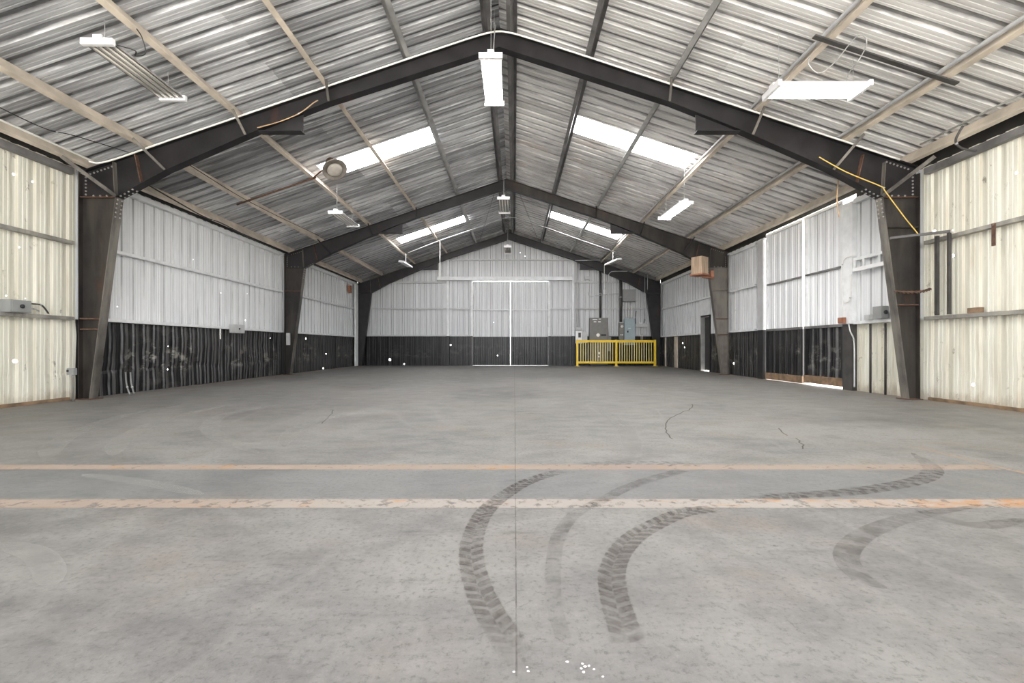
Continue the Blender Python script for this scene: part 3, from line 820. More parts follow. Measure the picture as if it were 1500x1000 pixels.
# ------------------------------------------------------------------ lights
def shop_light(a, b, w, lit, label, drop, tubes=4, cord=None, group='hanging fluorescent lights'):
    """trough reflector with end caps, tubes and two wires; a, b the centres of the two ends"""
    a, b = Vector(a), Vector(b); d = (b - a).normalized(); s = Vector((d.y, -d.x, 0)); U = Vector((0, 0, 1))
    root = empty('fluorescent_light', (a + b) / 2, label, 'light', group)
    n = tubes; pw = w / n; h = .035
    mb = MB(); prof = []                                                # folded reflector: one W per tube
    for i in range(n):
        x = -w / 2 + i * pw
        prof += [(x, 0), (x + pw * .30, h), (x + pw * .70, h)]
    prof.append((w / 2, 0))
    full = prof + [(w / 2, .006), (w / 2 - pw * .3, h + .012), (-w / 2 + pw * .3, h + .012), (-w / 2, .006)]
    def pt(p, q): return p + s * q[0] + U * q[1]
    m = len(full)
    for i in range(len(prof) - 1):
        mb.add([pt(a, prof[i]), pt(a, prof[i + 1]), pt(b, prof[i + 1]), pt(b, prof[i])], [(0, 1, 2, 3)])
    mb.add([pt(a, q) for q in full[len(prof):]] + [pt(b, q) for q in full[len(prof):]], [(0, 1, 5, 4), (1, 2, 6, 5), (2, 3, 7, 6)])
    for i in range(n + 1):  # strips along the folds stand in for their dark reflections
        q = min(max(-w / 2 + i * pw, -w / 2 + .004), w / 2 - .004)
        mb.add([pt(a, (q - .0045, -.001)), pt(a, (q + .0045, -.001)), pt(b, (q + .0045, -.001)), pt(b, (q - .0045, -.001))], [(0, 1, 2, 3)], 1)
    mb.build('reflector', ['white_gloss' if lit else 'alu', 'galv' if lit else 'blackp'], root, recalc=False)
    MB().bar(a + U * (h + .03), b + U * (h + .03), w * .35, .034, mi=0).build('ballast_housing', 'white_gloss', root)
    for p, e in ((a, -1), (b, 1)):
        c = MB().bar(p + d * e * .002 + U * .012, p + d * e * .045 + U * .012, w + .03, .07)
        c.bar(p + d * e * .006 + U * .068, p + d * e * .035 + U * .068, w * .30, .045)
        c.build('end_cap', 'white_gloss', root)
    for i in range(n):
        x = -w / 2 + (i + .5) * pw
        MB().tube([a + s * x + U * .012, b + s * x + U * .012], .012, 10).build('tube', 'tube_on' if lit else 'tube_off', root, smooth=True)
    L = (b - a).length
    for p in (a + d * L * .06, b - d * L * .06):
        top = p.copy(); top.z = roofz(p.x) - .02 if drop is None else p.z + drop
        MB().tube([p + U * .09, top], .0035, 5).build('hanger_wire', 'wire', root)
    if cord: MB().tube(curve_pts(cord, 7), .006, 6).build('power_cord', 'cable' if not lit else 'wire', root, smooth=True)
    return root
z1 = 4.07
pA, pB = P(146, 65, 4.95), P(250, 141, 6.0)
shop_light((pA.x, 4.95, z1), (pB.x, 6.02, z1), .31, False, 'unlit fluorescent light hanging near the front over the left side', None,
           cord=[(pA.x + .14, 5.0, z1 + .03), (pA.x + .30, 5.05, z1 + .0), P(198, 82, 5.1), side_pt(213, 78, -3.86), side_pt(208, 55, -3.86), side_pt(200, 42, -3.86)])
shop_light((-.07, 5.80, 4.46), (-.07, 6.88, 4.46), .27, True, 'lit fluorescent light hanging under the ridge at the nearest frame', None, cord=[(-.12, 6.8, 4.52), (-.10, 6.7, 4.9), (-.05, 6.75, 5.55)])
shop_light((3.45, 5.68, 3.97), (4.50, 5.68, 3.97), .34, True, 'lit fluorescent light hanging crosswise near the front right', None,
           cord=[P(1240, 122, 5.65), P(1243, 108, 5.4), P(1258, 88, 5.2), P(1269, 66, 5.22), P(1266, 53, 5.2), P(1252, 56, 5.2), P(1222, 92, 5.2), P(1200, 107, 5.2), P(1185, 95, 5.2), P(1186, 84, 5.22)])
shop_light((3.77, 9.45, 3.76), (3.70, 10.55, 3.76), .27, True, 'lit fluorescent light hanging over the right side in mid hall', None)
shop_light((-3.83, 10.4, 3.84), (-3.83, 11.5, 3.84), .29, False, 'unlit fluorescent light hanging over the left side just before the second frame', None)
shop_light((-.05, 11.75, 4.6), (-.05, 12.95, 4.6), .29, False, 'unlit fluorescent light under the ridge just before the second frame', None)
shop_light((-.03, 17.4, 4.6), (-.03, 18.6, 4.6), .24, False, 'small fluorescent light under the ridge near the end wall', None)

def flat_light(c, yaw, label):
    root = empty('area_light_fixture', c, label, 'light', 'flat lights hung from the white pipe')
    Rm = Matrix.Rotation(yaw, 4, 'Z') @ Matrix.Rotation(math.radians(8 if yaw < 0 else -8), 4, 'Y')
    def T(v): return Rm @ Vector(v) + Vector(c)
    def fr(zl, zh, w0, w1, l):
        vs = [T((sx * w0, sy * l, zl)) for sx in (-1, 1) for sy in (-1, 1)] + [T((sx * w1, sy * l, zh)) for sx in (-1, 1) for sy in (-1, 1)]
        return vs, [(0, 1, 3, 2), (4, 6, 7, 5), (0, 4, 5, 1), (2, 3, 7, 6), (0, 2, 6, 4), (1, 5, 7, 3)]
    MB().add(*fr(-.03, .03, .115, .085, .52)).build('housing', 'white_gloss', root, bevel=.006)
    MB().add(*fr(-.036, -.031, .095, .095, .48)).build('lens', 'lens', root)
    MB().tube([Vector(c) + Vector((0, 0, .03)), Vector((c[0], c[1], 4.16 if abs(c[0]) > 3 else 4.9))], .010, 6).build('hanger_rod', 'white_pipe', root)
flat_light((-3.70, 16.55, 3.80), math.radians(-4), 'flat light hung from the white pipe on the left, by the end wall')
flat_light((3.72, 16.2, 3.82), math.radians(12), 'flat light hung from the white pipe on the right, above the electrical panels')
wp = [P(598, 370, 16.55), P(644, 352, 16.55), P(700, 333, 16.55), P(737, 319.5, 16.55), P(745, 318, 16.5), P(756, 319, 16.5), P(800, 333, 16.4), P(850, 351, 16.3), P(902, 369, 16.2)]
tag(MB().tube(wp, .009, 6).build('conduit', 'emt', smooth=True), 'thin white pipe crossing under the far roof from light to light', 'conduit')
cs = [P(644.5, 353, 16.6), P(644.5, 409, 16.6)]
tag(clip(MB().tube(cs, .013, 6).build('conduit', 'white_pipe'), cs, .013), 'white drop pipe hanging in front of the left end of the end-wall track', 'conduit')

# old dome lamp on the second left purlin
c0 = P(490, 248, 9.0); root = empty('dome_lamp', c0, 'old round dome lamp with wide reflector under the left skylight', 'lamp')
ax = Vector((.48, -.42, -.77)).normalized()
MB().lathe([(.05, -.18), (.075, -.17), (.09, -.11), (.17, -.06), (.235, .0), (.24, .02), (.225, .02), (.16, -.03), (.07, -.06)], c0, ax, 28).build('reflector', 'old_dish', root, smooth=True)
MB().lathe([(.06, -.02), (.13, -.005), (.15, .03), (.12, .06), (.05, .075)], c0, ax, 24).build('glass_lens', 'lamp_glass', root, smooth=True)
MB().lathe([(.05, -.29), (.08, -.28), (.08, -.19), (.06, -.182)], c0, ax, 18).build('ballast_housing', 'rust', root, smooth=True)
MB().tube([c0 - ax * .22 + Vector((-.06, .06, 0)), c0 - ax * .2 + Vector((-.16, .14, -.02)), Vector((-3.88, 9.36, 4.265))], .014, 8).build('bracket_arm', 'rust', root)
pz = lambda x: rtop(-x) - .022
tag(MB().tube([(-5.50, 9.44, pz(5.50)), (-4.7, 9.44, pz(4.7)), (-3.86, 9.44, pz(3.86))], .02, 8).build('pipe', 'rust', smooth=True), 'rust brown pipe crossing between two purlins to the dome lamp', 'pipe')

# flat bar and conduits along the right purlins
tag(MB().bar((3.70, 5.30, rtop(3.70) - .022), (5.36, 5.30, rtop(5.36) - .022), .06, .018).build('flat_bar', 'dk_pipe'), 'dark flat bar spanning two purlins above the front right light', 'bar')
for x, lab in ((3.92, 'silver conduit along the second purlin of the right roof slope'), (5.27, 'silver conduit along the lowest purlin of the right roof slope')):
    xx = x - .032
    tag(MB().tube([(xx, YF + .1, rtop(xx) + .125), (xx, 19.2, rtop(xx) + .125)], .026, 10).build('conduit', 'emt', smooth=True), lab, 'conduit')
tag(MB().tube([(6.09, YF + .1, rtop(6.09) + .09), (6.09, 6.6, rtop(6.09) + .09)], .014, 8).build('conduit', 'white_pipe', smooth=True), 'slim cream conduit along the eave strut above the right cream wall', 'conduit')

# loose cables
def cable(pts, r, m, label, k=8, cat='cable', name='cable'):
    cs = curve_pts(pts, k)
    return tag(clip(MB().tube(cs, r, 6).build(name, m, smooth=True), cs, r), label, cat)
sp_ = side_pt
cable([(-6.02, 5.2, 3.72), sp_(60, 186, -5.95), sp_(110, 199, -5.9), sp_(188, 223, -5.78)], .006, 'cable', 'thin black cable slung near the eave at the front left')
cable([sp_(205, 264, -6.1), sp_(250, 290, -6.1), sp_(300, 318, -6.1), sp_(325, 327, -6.1), sp_(370, 350, -6.1), sp_(425, 374, -6.1)], .012, 'cable', 'black cable drooping along the eave strut of the left wall')
cable([sp_(275, 240, -5.2), sp_(352, 288, -5.2), sp_(410, 318, -5.2), sp_(467, 345, -5.2)], .007, 'cable', 'thin black cable slung below the lowest left purlin in mid hall')
cable([P(1200, 230, 6.85), P(1240, 252, 6.85), P(1291, 273, 6.84), P(1296, 279, 6.83), P(1325, 318, 6.8), P(1347, 345, 6.78)], .008, 'cord_y', 'yellow cord along the right knee of the nearest frame', 5, 'cord', 'power_cord')
cable([P(1219, 236, 7.1), P(1226, 243, 7.2), P(1228, 262, 7.3), P(1226, 290, 7.35), P(1229, 318, 7.4)], .010, 'cord_o', 'tan cord hanging from the nearest right rafter', 6, 'cord', 'power_cord')
cable([P(377, 187, 6.90), P(410, 178, 6.88), P(440, 165, 6.88), P(460, 150, 6.90), P(466, 147, 6.90)], .008, 'cord_o', 'tan cord draped over the left corbel of the nearest frame', 6, 'cord', 'power_cord')
cable([sp_(1411, 184, 6.06), sp_(1406, 192, 6.05), sp_(1400, 205, 6.05), sp_(1404, 214, 6.1), sp_(1416, 219, 6.2), sp_(1430, 221, 6.3)], .014, 'dk_pipe', 'bent flexible conduit hooked over the right eave strut', 5)
for sg, side in ((-1, 'left'), (1, 'right')):
    tag(MB().tube([(sg * .28, 13.35, rtop(sg * .28) - .02), (sg * 1.25, 19.2, rtop(sg * 1.25) - .02)], .008, 6).build('brace_rod', 'dk_pipe'), 'thin brace rod under the %s roof slope between the last two frames' % side, 'rod')

# ------------------------------------------------------------------ plywood box on the second right frame
bc = P(1025, 391, 12.72)
root = empty('plywood_box', bc, 'plywood box mounted on the knee of the second right column', 'box')
ang = math.radians(38); ca, sa = math.cos(ang), math.sin(ang)
def rb(x, y): return (bc.x + x * ca - y * sa, bc.y + x * sa + y * ca)
q = [rb(-.17, -.16), rb(.17, -.16), rb(.17, .16), rb(-.17, .16)]
MB().prism(q, bc.z - .20, bc.z + .27, 'Z').build('body', 'ply', root, bevel=.004)
q2 = [rb(-.20, -.19), rb(.19, -.19), rb(.19, .19), rb(-.20, .19)]
MB().prism(q2, bc.z - .245, bc.z - .201, 'Z').build('floor_board', 'redwood', root, bevel=.003)
MB().bar((bc.x + .10, bc.y + .02, bc.z - .27), (bc.x + .46, bc.y + .22, bc.z - .27), .08, .05).build('bracket', 'redwood', root)
MB().box(bc.x + .36, bc.x + .44, bc.y + .10, bc.y + .22, bc.z - .26, bc.z - .08).build('upright', 'redwood', root)

# ------------------------------------------------------------------ things on the right cream wall
st = P(1402, 340, 6.48)
root = empty('steel_rack', (6.37, 6.5, 1.26), 'dark steel rail on two uprights in front of the right cream wall', 'rack')
MB().bar((5.86, 6.86, 2.43), (6.37, 6.44, 2.43), .035, .035).build('rail', 'dk_pipe', root)
MB().box(6.35, 6.385, 6.62, 6.665, 1.26, 2.41).build('upright', 'dk_pipe', root)
MB().box(6.35, 6.385, 6.44, 6.475, 1.26, 2.41).build('upright', 'dk_pipe', root)
p = side_pt(1455, 345, 6.39)
o = MB().box(6.388, 6.40, p.y - .022, p.y + .022, 2.10, 2.39).build('metal_strap', 'rust')
MB().lathe([(.008, 0), (.006, .006), (.0, .007)], (6.3878, p.y, 2.37), (-1, 0, 0), 8).build('mounting_bolt', 'bolt', o)
tag(o, 'rusty strap hanging from the upper girt of the right cream wall', 'strap')
p = side_pt(1427, 445, 6.43)
tag(MB().box(6.415, 6.48, p.y - .085, p.y + .085, 1.257, 1.33).build('wood_block', 'wood', bevel=.004), 'wood block lying on the lower girt of the right cream wall', 'block')
rp = [P(1311, 427, 6.80), P(1330, 428, 6.78), P(1350, 427, 6.76), P(1363, 423, 6.74)]
mb = MB(); cs = curve_pts(rp, 12)
for ph in (0, math.pi):
    mb.tube([c + Vector((0, math.cos(i * .9 + ph), math.sin(i * .9 + ph))) * .012 for i, c in enumerate(cs)], .011, 6)
tag(mb.build('rusty_chain', 'rust', smooth=True), 'twisted rusty chain stretched across the front right column', 'chain')

# right wall panel between the nearest column and the sliding doors
root = empty('channel_rail', (6.40, 8.0, 2.18), 'white channel hung on short legs below a girt behind the front right column', 'rail')
MB().box(6.365, 6.43, 7.25, 8.30, 2.16, 2.225).build('channel', 'white_gloss', root)
for y in (7.70, 8.05, 8.26): MB().box(6.38, 6.40, y, y + .035, 2.226, 2.362).build('hanger_leg', 'white_paint', root)
cable([side_pt(1255, 374, 6.40), side_pt(1240, 377, 6.37), side_pt(1233.5, 390, 6.365), side_pt(1233.5, 440, 6.365), side_pt(1235, 455, 6.365)], .009, 'white_pipe', 'white conduit running down the near door post of the right wall', 5, 'conduit', 'conduit')
cable([side_pt(1247, 402, 6.376), side_pt(1246, 425, 6.376), side_pt(1245, 437, 6.376), side_pt(1241, 442, 6.376), side_pt(1236, 442, 6.376)], .011, 'white_pipe', 'white looped conduit below the hung white channel', 5, 'conduit', 'conduit')

def breaker(loc, sx, sy, sz, mat, label, face, knob=True, name='switch_box', kr=.035):
    """small switch box; face: the unit vector its cover looks along"""
    x, y, z = loc
    root = empty(name, loc, label, 'electrical box')
    MB().box(x - sx / 2, x + sx / 2, y - sy / 2, y + sy / 2, z, z + sz).build('body', mat, root, bevel=.005)
    f = Vector(face); e = abs(f.x) * sx / 2 + abs(f.y) * sy / 2
    a = Vector((x, y, z + sz / 2)) + f * e
    hw = Vector((abs(f.y) * sx * .44, abs(f.x) * sy * .44, sz * .44)); th = Vector((abs(f.x), abs(f.y), 0)) * .004
    c = a + f * .005
    MB().box(c.x - hw.x - th.x, c.x + hw.x + th.x, c.y - hw.y - th.y, c.y + hw.y + th.y, c.z - hw.z, c.z + hw.z).build('cover', mat, root)
    MB().box(x - f.x * (sx / 2 + .012) - .02 * abs(f.y), x - f.x * (sx / 2 + .001) + .02 * abs(f.y), y - f.y * (sy / 2 + .012) - .02 * abs(f.x), y - f.y * (sy / 2 + .001) + .02 * abs(f.x), z + .02, z + sz - .02).build('mounting_plate', 'emt', root)
    if knob: MB().lathe([(kr, 0), (kr, .012), (kr * .6, .022), (.0, .024)], c + f * .0045, f, 16).build('knob', 'blackp', root)
    return root
p = side_pt(1295, 465, 6.38)
breaker((6.36, p.y + .05, 1.27), .12, .20, .21, 'grey_box', 'grey switch box with black knob beside the front right column', (0, -1, 0))
p = side_pt(1273, 464, 6.37)
breaker((6.37, p.y, 1.268), .07, .12, .09, 'lt_grey', 'small grey junction box between the switch box and the door post', (-1, 0, 0), False, 'junction_box')
p = side_pt(1233, 470, 6.34)
breaker((6.355, 8.55, 1.24), .07, .12, .11, 'redwood', 'small brown box on the near door post of the right wall', (-1, 0, 0), False, 'junction_box')
for px, top, lab in ((1275, 1.20, 'dark pipe down the cream lower wall under the small junction box'), (1297, 1.20, 'dark pipe down the cream lower wall under the grey switch box')):
    p = side_pt(px, 520, 6.43)
    tag(MB().tube([(6.43, p.y, .002), (6.43, p.y, top)], .017, 8).build('pipe', 'dk_pipe', smooth=True), lab, 'pipe')
cable([side_pt(1243, 474, 6.376), side_pt(1246, 486, 6.376), side_pt(1251, 500, 6.376), side_pt(1251.5, 540, 6.376), side_pt(1251.5, 567, 6.376)], .014, 'emt', 'bent grey conduit down beside the near door post of the right wall', 5, 'conduit', 'conduit')
cs = [(6.39, 12.75, 2.36), (6.39, 12.75, 1.29)]
tag(clip(MB().tube(cs, .010, 6).build('conduit', 'white_pipe'), cs, .01), 'thin white conduit on the right wall panel beside the second column', 'conduit')

# ------------------------------------------------------------------ left wall boxes
p = side_pt(21, 450, -6.42)
breaker((-6.40, p.y, 1.257), .15, .26, .165, 'grey_box', 'grey switch box standing on the lower girt of the left cream wall', (1, 0, 0), True, 'switch_box', .028)
cable([side_pt(35, 444, -6.42), side_pt(50, 445, -6.42), side_pt(60, 446.5, -6.42), side_pt(66, 452, -6.42), side_pt(71, 459, -6.44)], .011, 'dk_pipe', 'curved conduit leaving the grey switch box on the left cream wall', 5, 'conduit', 'conduit')
cable([side_pt(36, 451, -6.38), side_pt(50, 452.5, -6.38), side_pt(57, 455, -6.40)], .009, 'emt', 'short pipe stub below the curved conduit on the left cream wall', 4, 'conduit', 'conduit')
bq = P(105, 544, 6.72)
root = empty('outlet_post', (bq.x, bq.y, 0), 'small outlet box on a stub pipe by the foot of the left cream wall', 'outlet')
MB().tube([(bq.x + .02, bq.y, .001), (bq.x + .02, bq.y, bq.z - .05)], .016, 8).build('pipe', 'old_girt', root, smooth=True)
MB().box(bq.x - .05, bq.x + .055, bq.y - .03, bq.y + .03, bq.z - .05, bq.z + .05).build('outlet_box', 'grey_box', root, bevel=.004)
MB().lathe([(.018, 0), (.018, .003)], (bq.x - .03, bq.y - .031, bq.z + .01), (0, -1, 0), 12).build('socket', 'blackp', root)
p = side_pt(343, 481, -6.40)
breaker((-6.345, 10.85, 1.13), .08, .48, .20, 'lt_grey', 'light grey box on the ledge of the left wall in mid hall', (1, 0, 0), True, 'junction_box', .022)
p = side_pt(324, 488, -6.42)
cs = [(-6.44, p.y, .98), (-6.44, p.y, 1.21)]
tag(clip(MB().tube(cs, .015, 6).build('pipe', 'white_pipe'), cs, .015), 'short white pipe stub under the ledge near the light grey box', 'pipe')
for dx, lab in ((0, 'left of two bent conduits at the foot of the black left wall'), (7, 'right of two bent conduits at the foot of the black left wall')):
    cable([side_pt(184 + dx, 545, -6.40), side_pt(185 + dx, 560, -6.39), side_pt(188 + dx, 572, -6.34), side_pt(190 + dx, 577.5, -6.31)], .013, 'dk_pipe' if 0 else 'grey_box', lab, 5, 'conduit', 'conduit')
q = P(424, 499, 13.05)
breaker((q.x - .02, 13.02, q.z - .12), .10, .05, .34, 'lt_grey', 'white box on the foot of the second left column', (0, -1, 0), False, 'junction_box')

# ------------------------------------------------------------------ electrical gear on the end wall
Yc = 19.35
a, b = P(864.2, 465.3, Yc), P(890.8, 465.3, Yc)
root = empty('switchgear_cabinet', ((a.x + b.x) / 2, Yc, 0), 'tall olive grey electrical cabinet behind the yellow railing', 'electrical cabinet')
ct = a.z
MB().box(a.x, b.x, Yc, YB - .10, .06, ct).build('body', 'cab', root, bevel=.006)
MB().box(a.x + .03, b.x - .03, Yc + .03, YB - .12, .001, .058).build('plinth', 'blackp', root)
w = b.x - a.x
def panel(z0, z1): MB().box(a.x + .02, b.x - .02, Yc - .012, Yc - .001, z0, z1).build('front_panel', 'cab', root, bevel=.003)
panel(.10, .86); panel(.875, 1.40); panel(1.41, 1.74); panel(1.75, ct - .02)
dz = P(876, 490.6, Yc)
MB().lathe([(.075, 0), (.075, .02), (.05, .03), (.0, .032)], (dz.x, Yc - .0125, dz.z), (0, -1, 0), 20).build('dial', 'dial', root)
e = P(884, 490.6, Yc); MB().box(e.x - .11, e.x + .11, Yc - .03, Yc - .0125, e.z - .035, e.z + .035).build('handle', 'blackp', root, bevel=.004)
for px, py, ww, hh in ((871.5, 467.8, .20, .03), (878.5, 467.2, .10, .02), (871.5, 471.2, .11, .035), (878, 471.2, .11, .035), (878, 517, .09, .10), (877, 522, .06, .07)):
    s_ = P(px, py, Yc); MB().box(s_.x - ww / 2, s_.x + ww / 2, Yc - .016, Yc - .0125, s_.z - hh / 2, s_.z + hh / 2).build('name_plate', 'label', root)

def wall_box(px0, px1, py0, py1, depth, mat, label, name='electrical_panel', cat='electrical box', yb=YB - .09):
    y0 = yb - depth
    a, b = P(px0, py0, y0), P(px1, py1, y0)
    root = empty(name, ((a.x + b.x) / 2, y0, b.z), label, cat)
    MB().box(a.x, b.x, y0, yb, b.z, a.z).build('body', mat, root, bevel=.005)
    MB().box(a.x + .02, b.x - .02, y0 - .010, y0 - .001, b.z + .02, a.z - .02).build('door', mat, root, bevel=.003)
    zk = next((q for q in (b.z + (a.z - b.z) * t for t in (.5, .7, .3, .85, .12)) if all(abs(q + .015 - g) > .05 for g in (1.29, 2.45, 3.58))), a.z - .04)
    MB().box((a.x + b.x) / 2 - .02, (a.x + b.x) / 2 + .02, yb + .001, YB - .003, zk, zk + .03).build('mounting_bracket', 'emt', root)
    return root, a, b, y0 - .0105
r, a, b, yy = wall_box(914.8, 930.3, 466.5, 505, .18, 'blue_grey', 'blue grey breaker panel behind the right half of the yellow railing')
s_ = P(919.5, 485.5, yy); MB().box(s_.x - .03, s_.x + .03, yy - .02, yy, s_.z - .04, s_.z + .04).build('latch', 'blackp', r)
s_ = P(922, 480.5, yy); MB().box(s_.x - .06, s_.x + .06, yy - .003, yy, s_.z - .01, s_.z + .01).build('name_plate', 'label', r)
r, a, b, yy = wall_box(907, 914.2, 472.5, 503, .16, 'cab', 'narrow dark grey meter box just left of the blue grey panel')
s_ = P(911, 478, yy); MB().lathe([(.06, 0), (.06, .03), (.04, .045), (.0, .05)], (s_.x, yy, s_.z), (0, -1, 0), 18).build('meter_glass', 'dial', r)
for px in (909.5, 911.8): s_ = P(px, 490.3, yy); MB().box(s_.x - .025, s_.x + .025, yy - .003, yy, s_.z - .02, s_.z + .02).build('name_plate', 'label', r)
r, a, b, yy = wall_box(912.5, 931.5, 423.5, 441.3, .18, 'grey_box', 'square grey box above the blue grey panel')
r, a, b, yy = wall_box(843.2, 852.6, 484.5, 503, .10, 'label', 'white box with a black window on the post left of the olive cabinet')
s_ = P(849, 490.5, yy); MB().box(s_.x - .055, s_.x + .055, yy - .004, yy, s_.z - .11, s_.z + .10).build('window', 'blackp', r)
s_ = P(848.5, 495.5, yy); MB().box(s_.x - .05, s_.x + .05, yy - .006, yy - .0041, s_.z - .02, s_.z + .01).build('name_plate', 'label', r)
r, a, b, yy = wall_box(853, 860.3, 486, 502, .12, 'lt_grey', 'light grey box between the white box and the olive cabinet')
r, a, b, yy = wall_box(842.3, 853.4, 480, 483, .13, 'lt_grey', 'thin grey trough just above the white box', 'wiring_trough', 'trough')
r, a, b, yy = wall_box(931, 949.7, 474, 479, .12, 'lt_grey', 'grey wiring trough right of the blue grey panel', 'wiring_trough', 'trough')
s_ = P(938.5, 473.2, yy); MB().box(s_.x - .06, s_.x + .06, yy + .02, yy + .08, s_.z - .01, s_.z + .02).build('cap', 'label', r)
r, a, b, yy = wall_box(857, 863.4, 404, 409.5, .10, 'lt_grey', 'small pale box high on the end wall near the right tall post', 'junction_box')
r, a, b, yy = wall_box(890.8, 895, 493, 514, .12, 'grey_box', 'slim grey box at the right side of the olive cabinet', 'junction_box', yb=YB - .06)

def pipe(pts, r, m, label, k=1):
    cs = curve_pts(pts, k) if k > 1 else pts
    return tag(clip(MB().tube(cs, r, 10).build('conduit', m, smooth=True), cs, r), label, 'conduit')
Yw = 19.50
zc = lambda py, y=Yw: P(0, py, y).z
X_ = lambda px, y=Yw: P(px, 0, y).x
pipe([(X_(879.5), Yw, ct + .002), (X_(879.5), Yw, 4.12)], .05, 'dk_pipe', 'thick dark pipe rising from the olive cabinet')
pipe([(X_(909.3), Yw, zc(471.5)), (X_(909.3), Yw, 3.98)], .06, 'dk_pipe', 'thick dark pipe rising from the narrow meter box')
root = empty('drop_cord', (X_(885.2, 19.15), 19.15, zc(431, 19.15)), 'white drop pipe with a small outlet hanging above the olive cabinet', 'drop cord')
MB().tube([(X_(885.2, 19.15), 19.15, zc(424, 19.15)), (X_(885.2, 19.15), 19.15, zc(388, 19.15))], .014, 8).build('pipe', 'white_pipe', root)
MB().box(X_(885.2, 19.15) - .04, X_(885.2, 19.15) + .04, 19.11, 19.19, zc(431, 19.15), zc(424, 19.15)).build('outlet_box', 'label', root, bevel=.006)
Yq = 19.22
pipe([P(891.3, 493, Yq), P(891.3, 450, Yq), P(891.3, 406, Yq), P(892, 401.5, Yq), P(894.5, 398.5, Yq), P(899, 397.4, Yq), P(919, 397.2, Yq)], .016, 'emt', 'slim conduit bending right toward the purlin above the olive cabinet', 3)
pipe([P(906.2, 394, 19.48), P(906.2, 450, 19.48)], .016, 'emt', 'slim pale conduit just left of the second thick dark pipe')
pipe([P(842, 381.5, 19.15), P(879, 380.9, 19.15)], .014, 'emt', 'horizontal conduit high on the gable from the right tall post to the drop pipe')
pipe([P(862, 428, 19.46), P(863, 432.5, 19.46), P(867, 434, 19.46), P(880, 432, 19.42), P(896, 430.5, 19.42), P(906.5, 430, 19.42)], .016, 'lt_grey', 'horizontal conduit hooking left from the square grey box', 3)
pipe([P(845.5, 383, 19.52), P(845.5, 479, 19.52)], .018, 'lt_grey', 'pale conduit down the right tall post, the one nearest the post')
pipe([P(849, 411, 19.55), P(849, 479, 19.55)], .014, 'lt_grey', 'pale conduit beside the right tall post, the shorter one')
for px, lab in ((917.3, 'left one of three conduits between the square box and blue grey panel'), (921.6, 'middle one of three conduits between the square box and blue grey panel'), (925.6, 'right one of three conduits between the square box and blue grey panel')):
    pipe([(X_(px), Yw, zc(466)), (X_(px), Yw, zc(441.8))], .017, 'white_pipe', lab)
pipe([(X_(913.4), Yw, zc(441.8)), (X_(913.4), Yw, zc(452))], .014, 'white_pipe', 'short pipe stub under the left corner of the square grey box')
for px, lab in ((939.3, 'left conduit under the grey wiring trough'), (941.6, 'right conduit under the grey wiring trough')):
    pipe([(X_(px), 19.52, zc(479.5)), (X_(px), 19.52, zc(500))], .014, 'white_pipe', lab)
for px, y0, y1, lab in ((944.6, 399, 470, 'longer conduit on the end wall beside the last right column'), (948.4, 399, 424, 'shorter conduit on the last right rafter by its column')):
    pipe([P(px, y0, 19.20), P(px, y1, 19.20)], .014, 'emt', lab)
cable([P(943.4, 473.4, 19.45), P(943.6, 469, 19.45), P(944.8, 466, 19.45)], .012, 'cable', 'short black cable sticking up from the grey wiring trough', 4)
cable([P(931.5, 474, 19.45), P(931, 463, 19.45), P(932, 455, 19.45)], .014, 'cable', 'short black cable beside the top of the blue grey panel', 4)

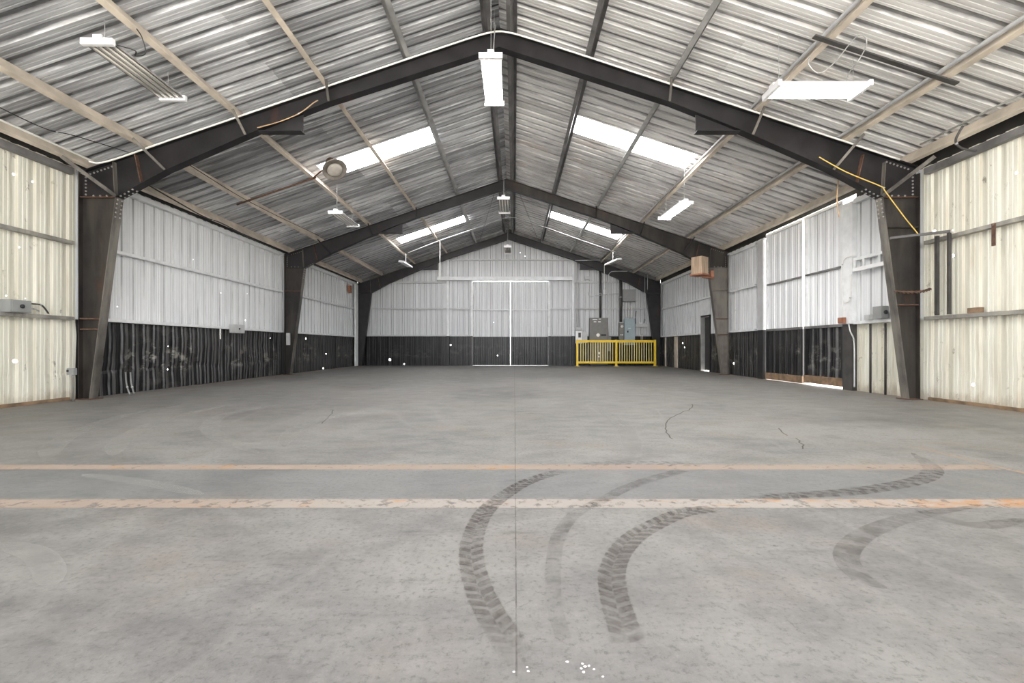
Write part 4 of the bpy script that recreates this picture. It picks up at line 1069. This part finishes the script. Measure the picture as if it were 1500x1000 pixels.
# ------------------------------------------------------------------ yellow railing
Yr = 18.95
xa, xm, xb = P(845.6, 0, Yr).x, P(902.6, 0, Yr).x, P(959.2, 0, Yr).x
root = empty('guard_railing', ((xa + xb) / 2, Yr, 0), 'yellow two-panel guard railing around the electrical cabinets', 'railing')
for x in (xa, xm, xb):
    MB().box(x - .042, x + .042, Yr - .042, Yr + .042, .012, 1.10).build('post', 'yellow', root, bevel=.004)
    MB().box(x - .10, x + .10, Yr - .08, Yr + .08, .001, .012).build('base_plate', 'pale_yellow', root)
for p0, p1 in ((xa, xm), (xm, xb)):
    MB().box(p0 + .043, p1 - .043, Yr - .03, Yr + .03, .985, 1.085).build('top_rail', 'yellow', root, bevel=.004)
    MB().box(p0 + .043, p1 - .043, Yr - .03, Yr + .03, .115, .20).build('bottom_rail', 'yellow', root, bevel=.004)
    for i in range(14):
        x = p0 + .043 + (p1 - p0 - .086) * (i + 1) / 15
        MB().box(x - .014, x + .014, Yr - .014, Yr + .014, .201, .984).build('baluster', 'pale_yellow', root)

# paint chips near the front
for i, (px, py) in enumerate(((772, 979), (774, 985), (753, 986), (831, 971), (853, 974), (857, 978), (851, 981), (863, 977), (870, 982), (855, 986), (883, 993))):
    p = floor_pt(px, py); mb = MB(); n = 6
    ring = [(p.x + math.cos(2 * math.pi * j / n) * .0042 * random.uniform(.5, 1.2), p.y + math.sin(2 * math.pi * j / n) * .0038 * random.uniform(.5, 1.2)) for j in range(n)]
    tag(mb.prism(ring, .0034, .0044, 'Z').build('paint_chip', 'chip'), 'white paint chip on the concrete at the near edge of the floor', 'paint chip', 'paint chips on the floor')

# ------------------------------------------------------------------ daylight and camera
w = bpy.data.worlds.new('daylight'); SC.world = w; w.use_nodes = True
bg = w.node_tree.nodes['Background']; bg.inputs[0].default_value = (.93, .96, 1.0, 1); bg.inputs[1].default_value = 3.2
sl = bpy.data.lights.new('sun', 'SUN'); sl.energy = 40; sl.angle = .01; sl.color = (1, .98, .95)
so = bpy.data.objects.new('sun', sl); COL.objects.link(so); so.rotation_euler = (math.radians(30), 0, math.radians(8))
cam = bpy.data.cameras.new('camera'); co = bpy.data.objects.new('camera', cam); COL.objects.link(co)
co.location = (CX, 0, H); co.rotation_euler = (math.pi / 2, 0, 0)
cam.sensor_width = 36; cam.lens = F / 1500 * 36; cam.shift_x = -3.5 / 1500; cam.shift_y = 8 / 1500
cam.clip_start = .05
SC.camera = co
vs = SC.view_settings; vs.view_transform = 'Standard'; vs.look = 'None'; vs.gamma = 1; vs.exposure = 1.22
vs.use_curve_mapping = False
for o in bpy.data.objects:
    if '_o' in o: del o['_o']
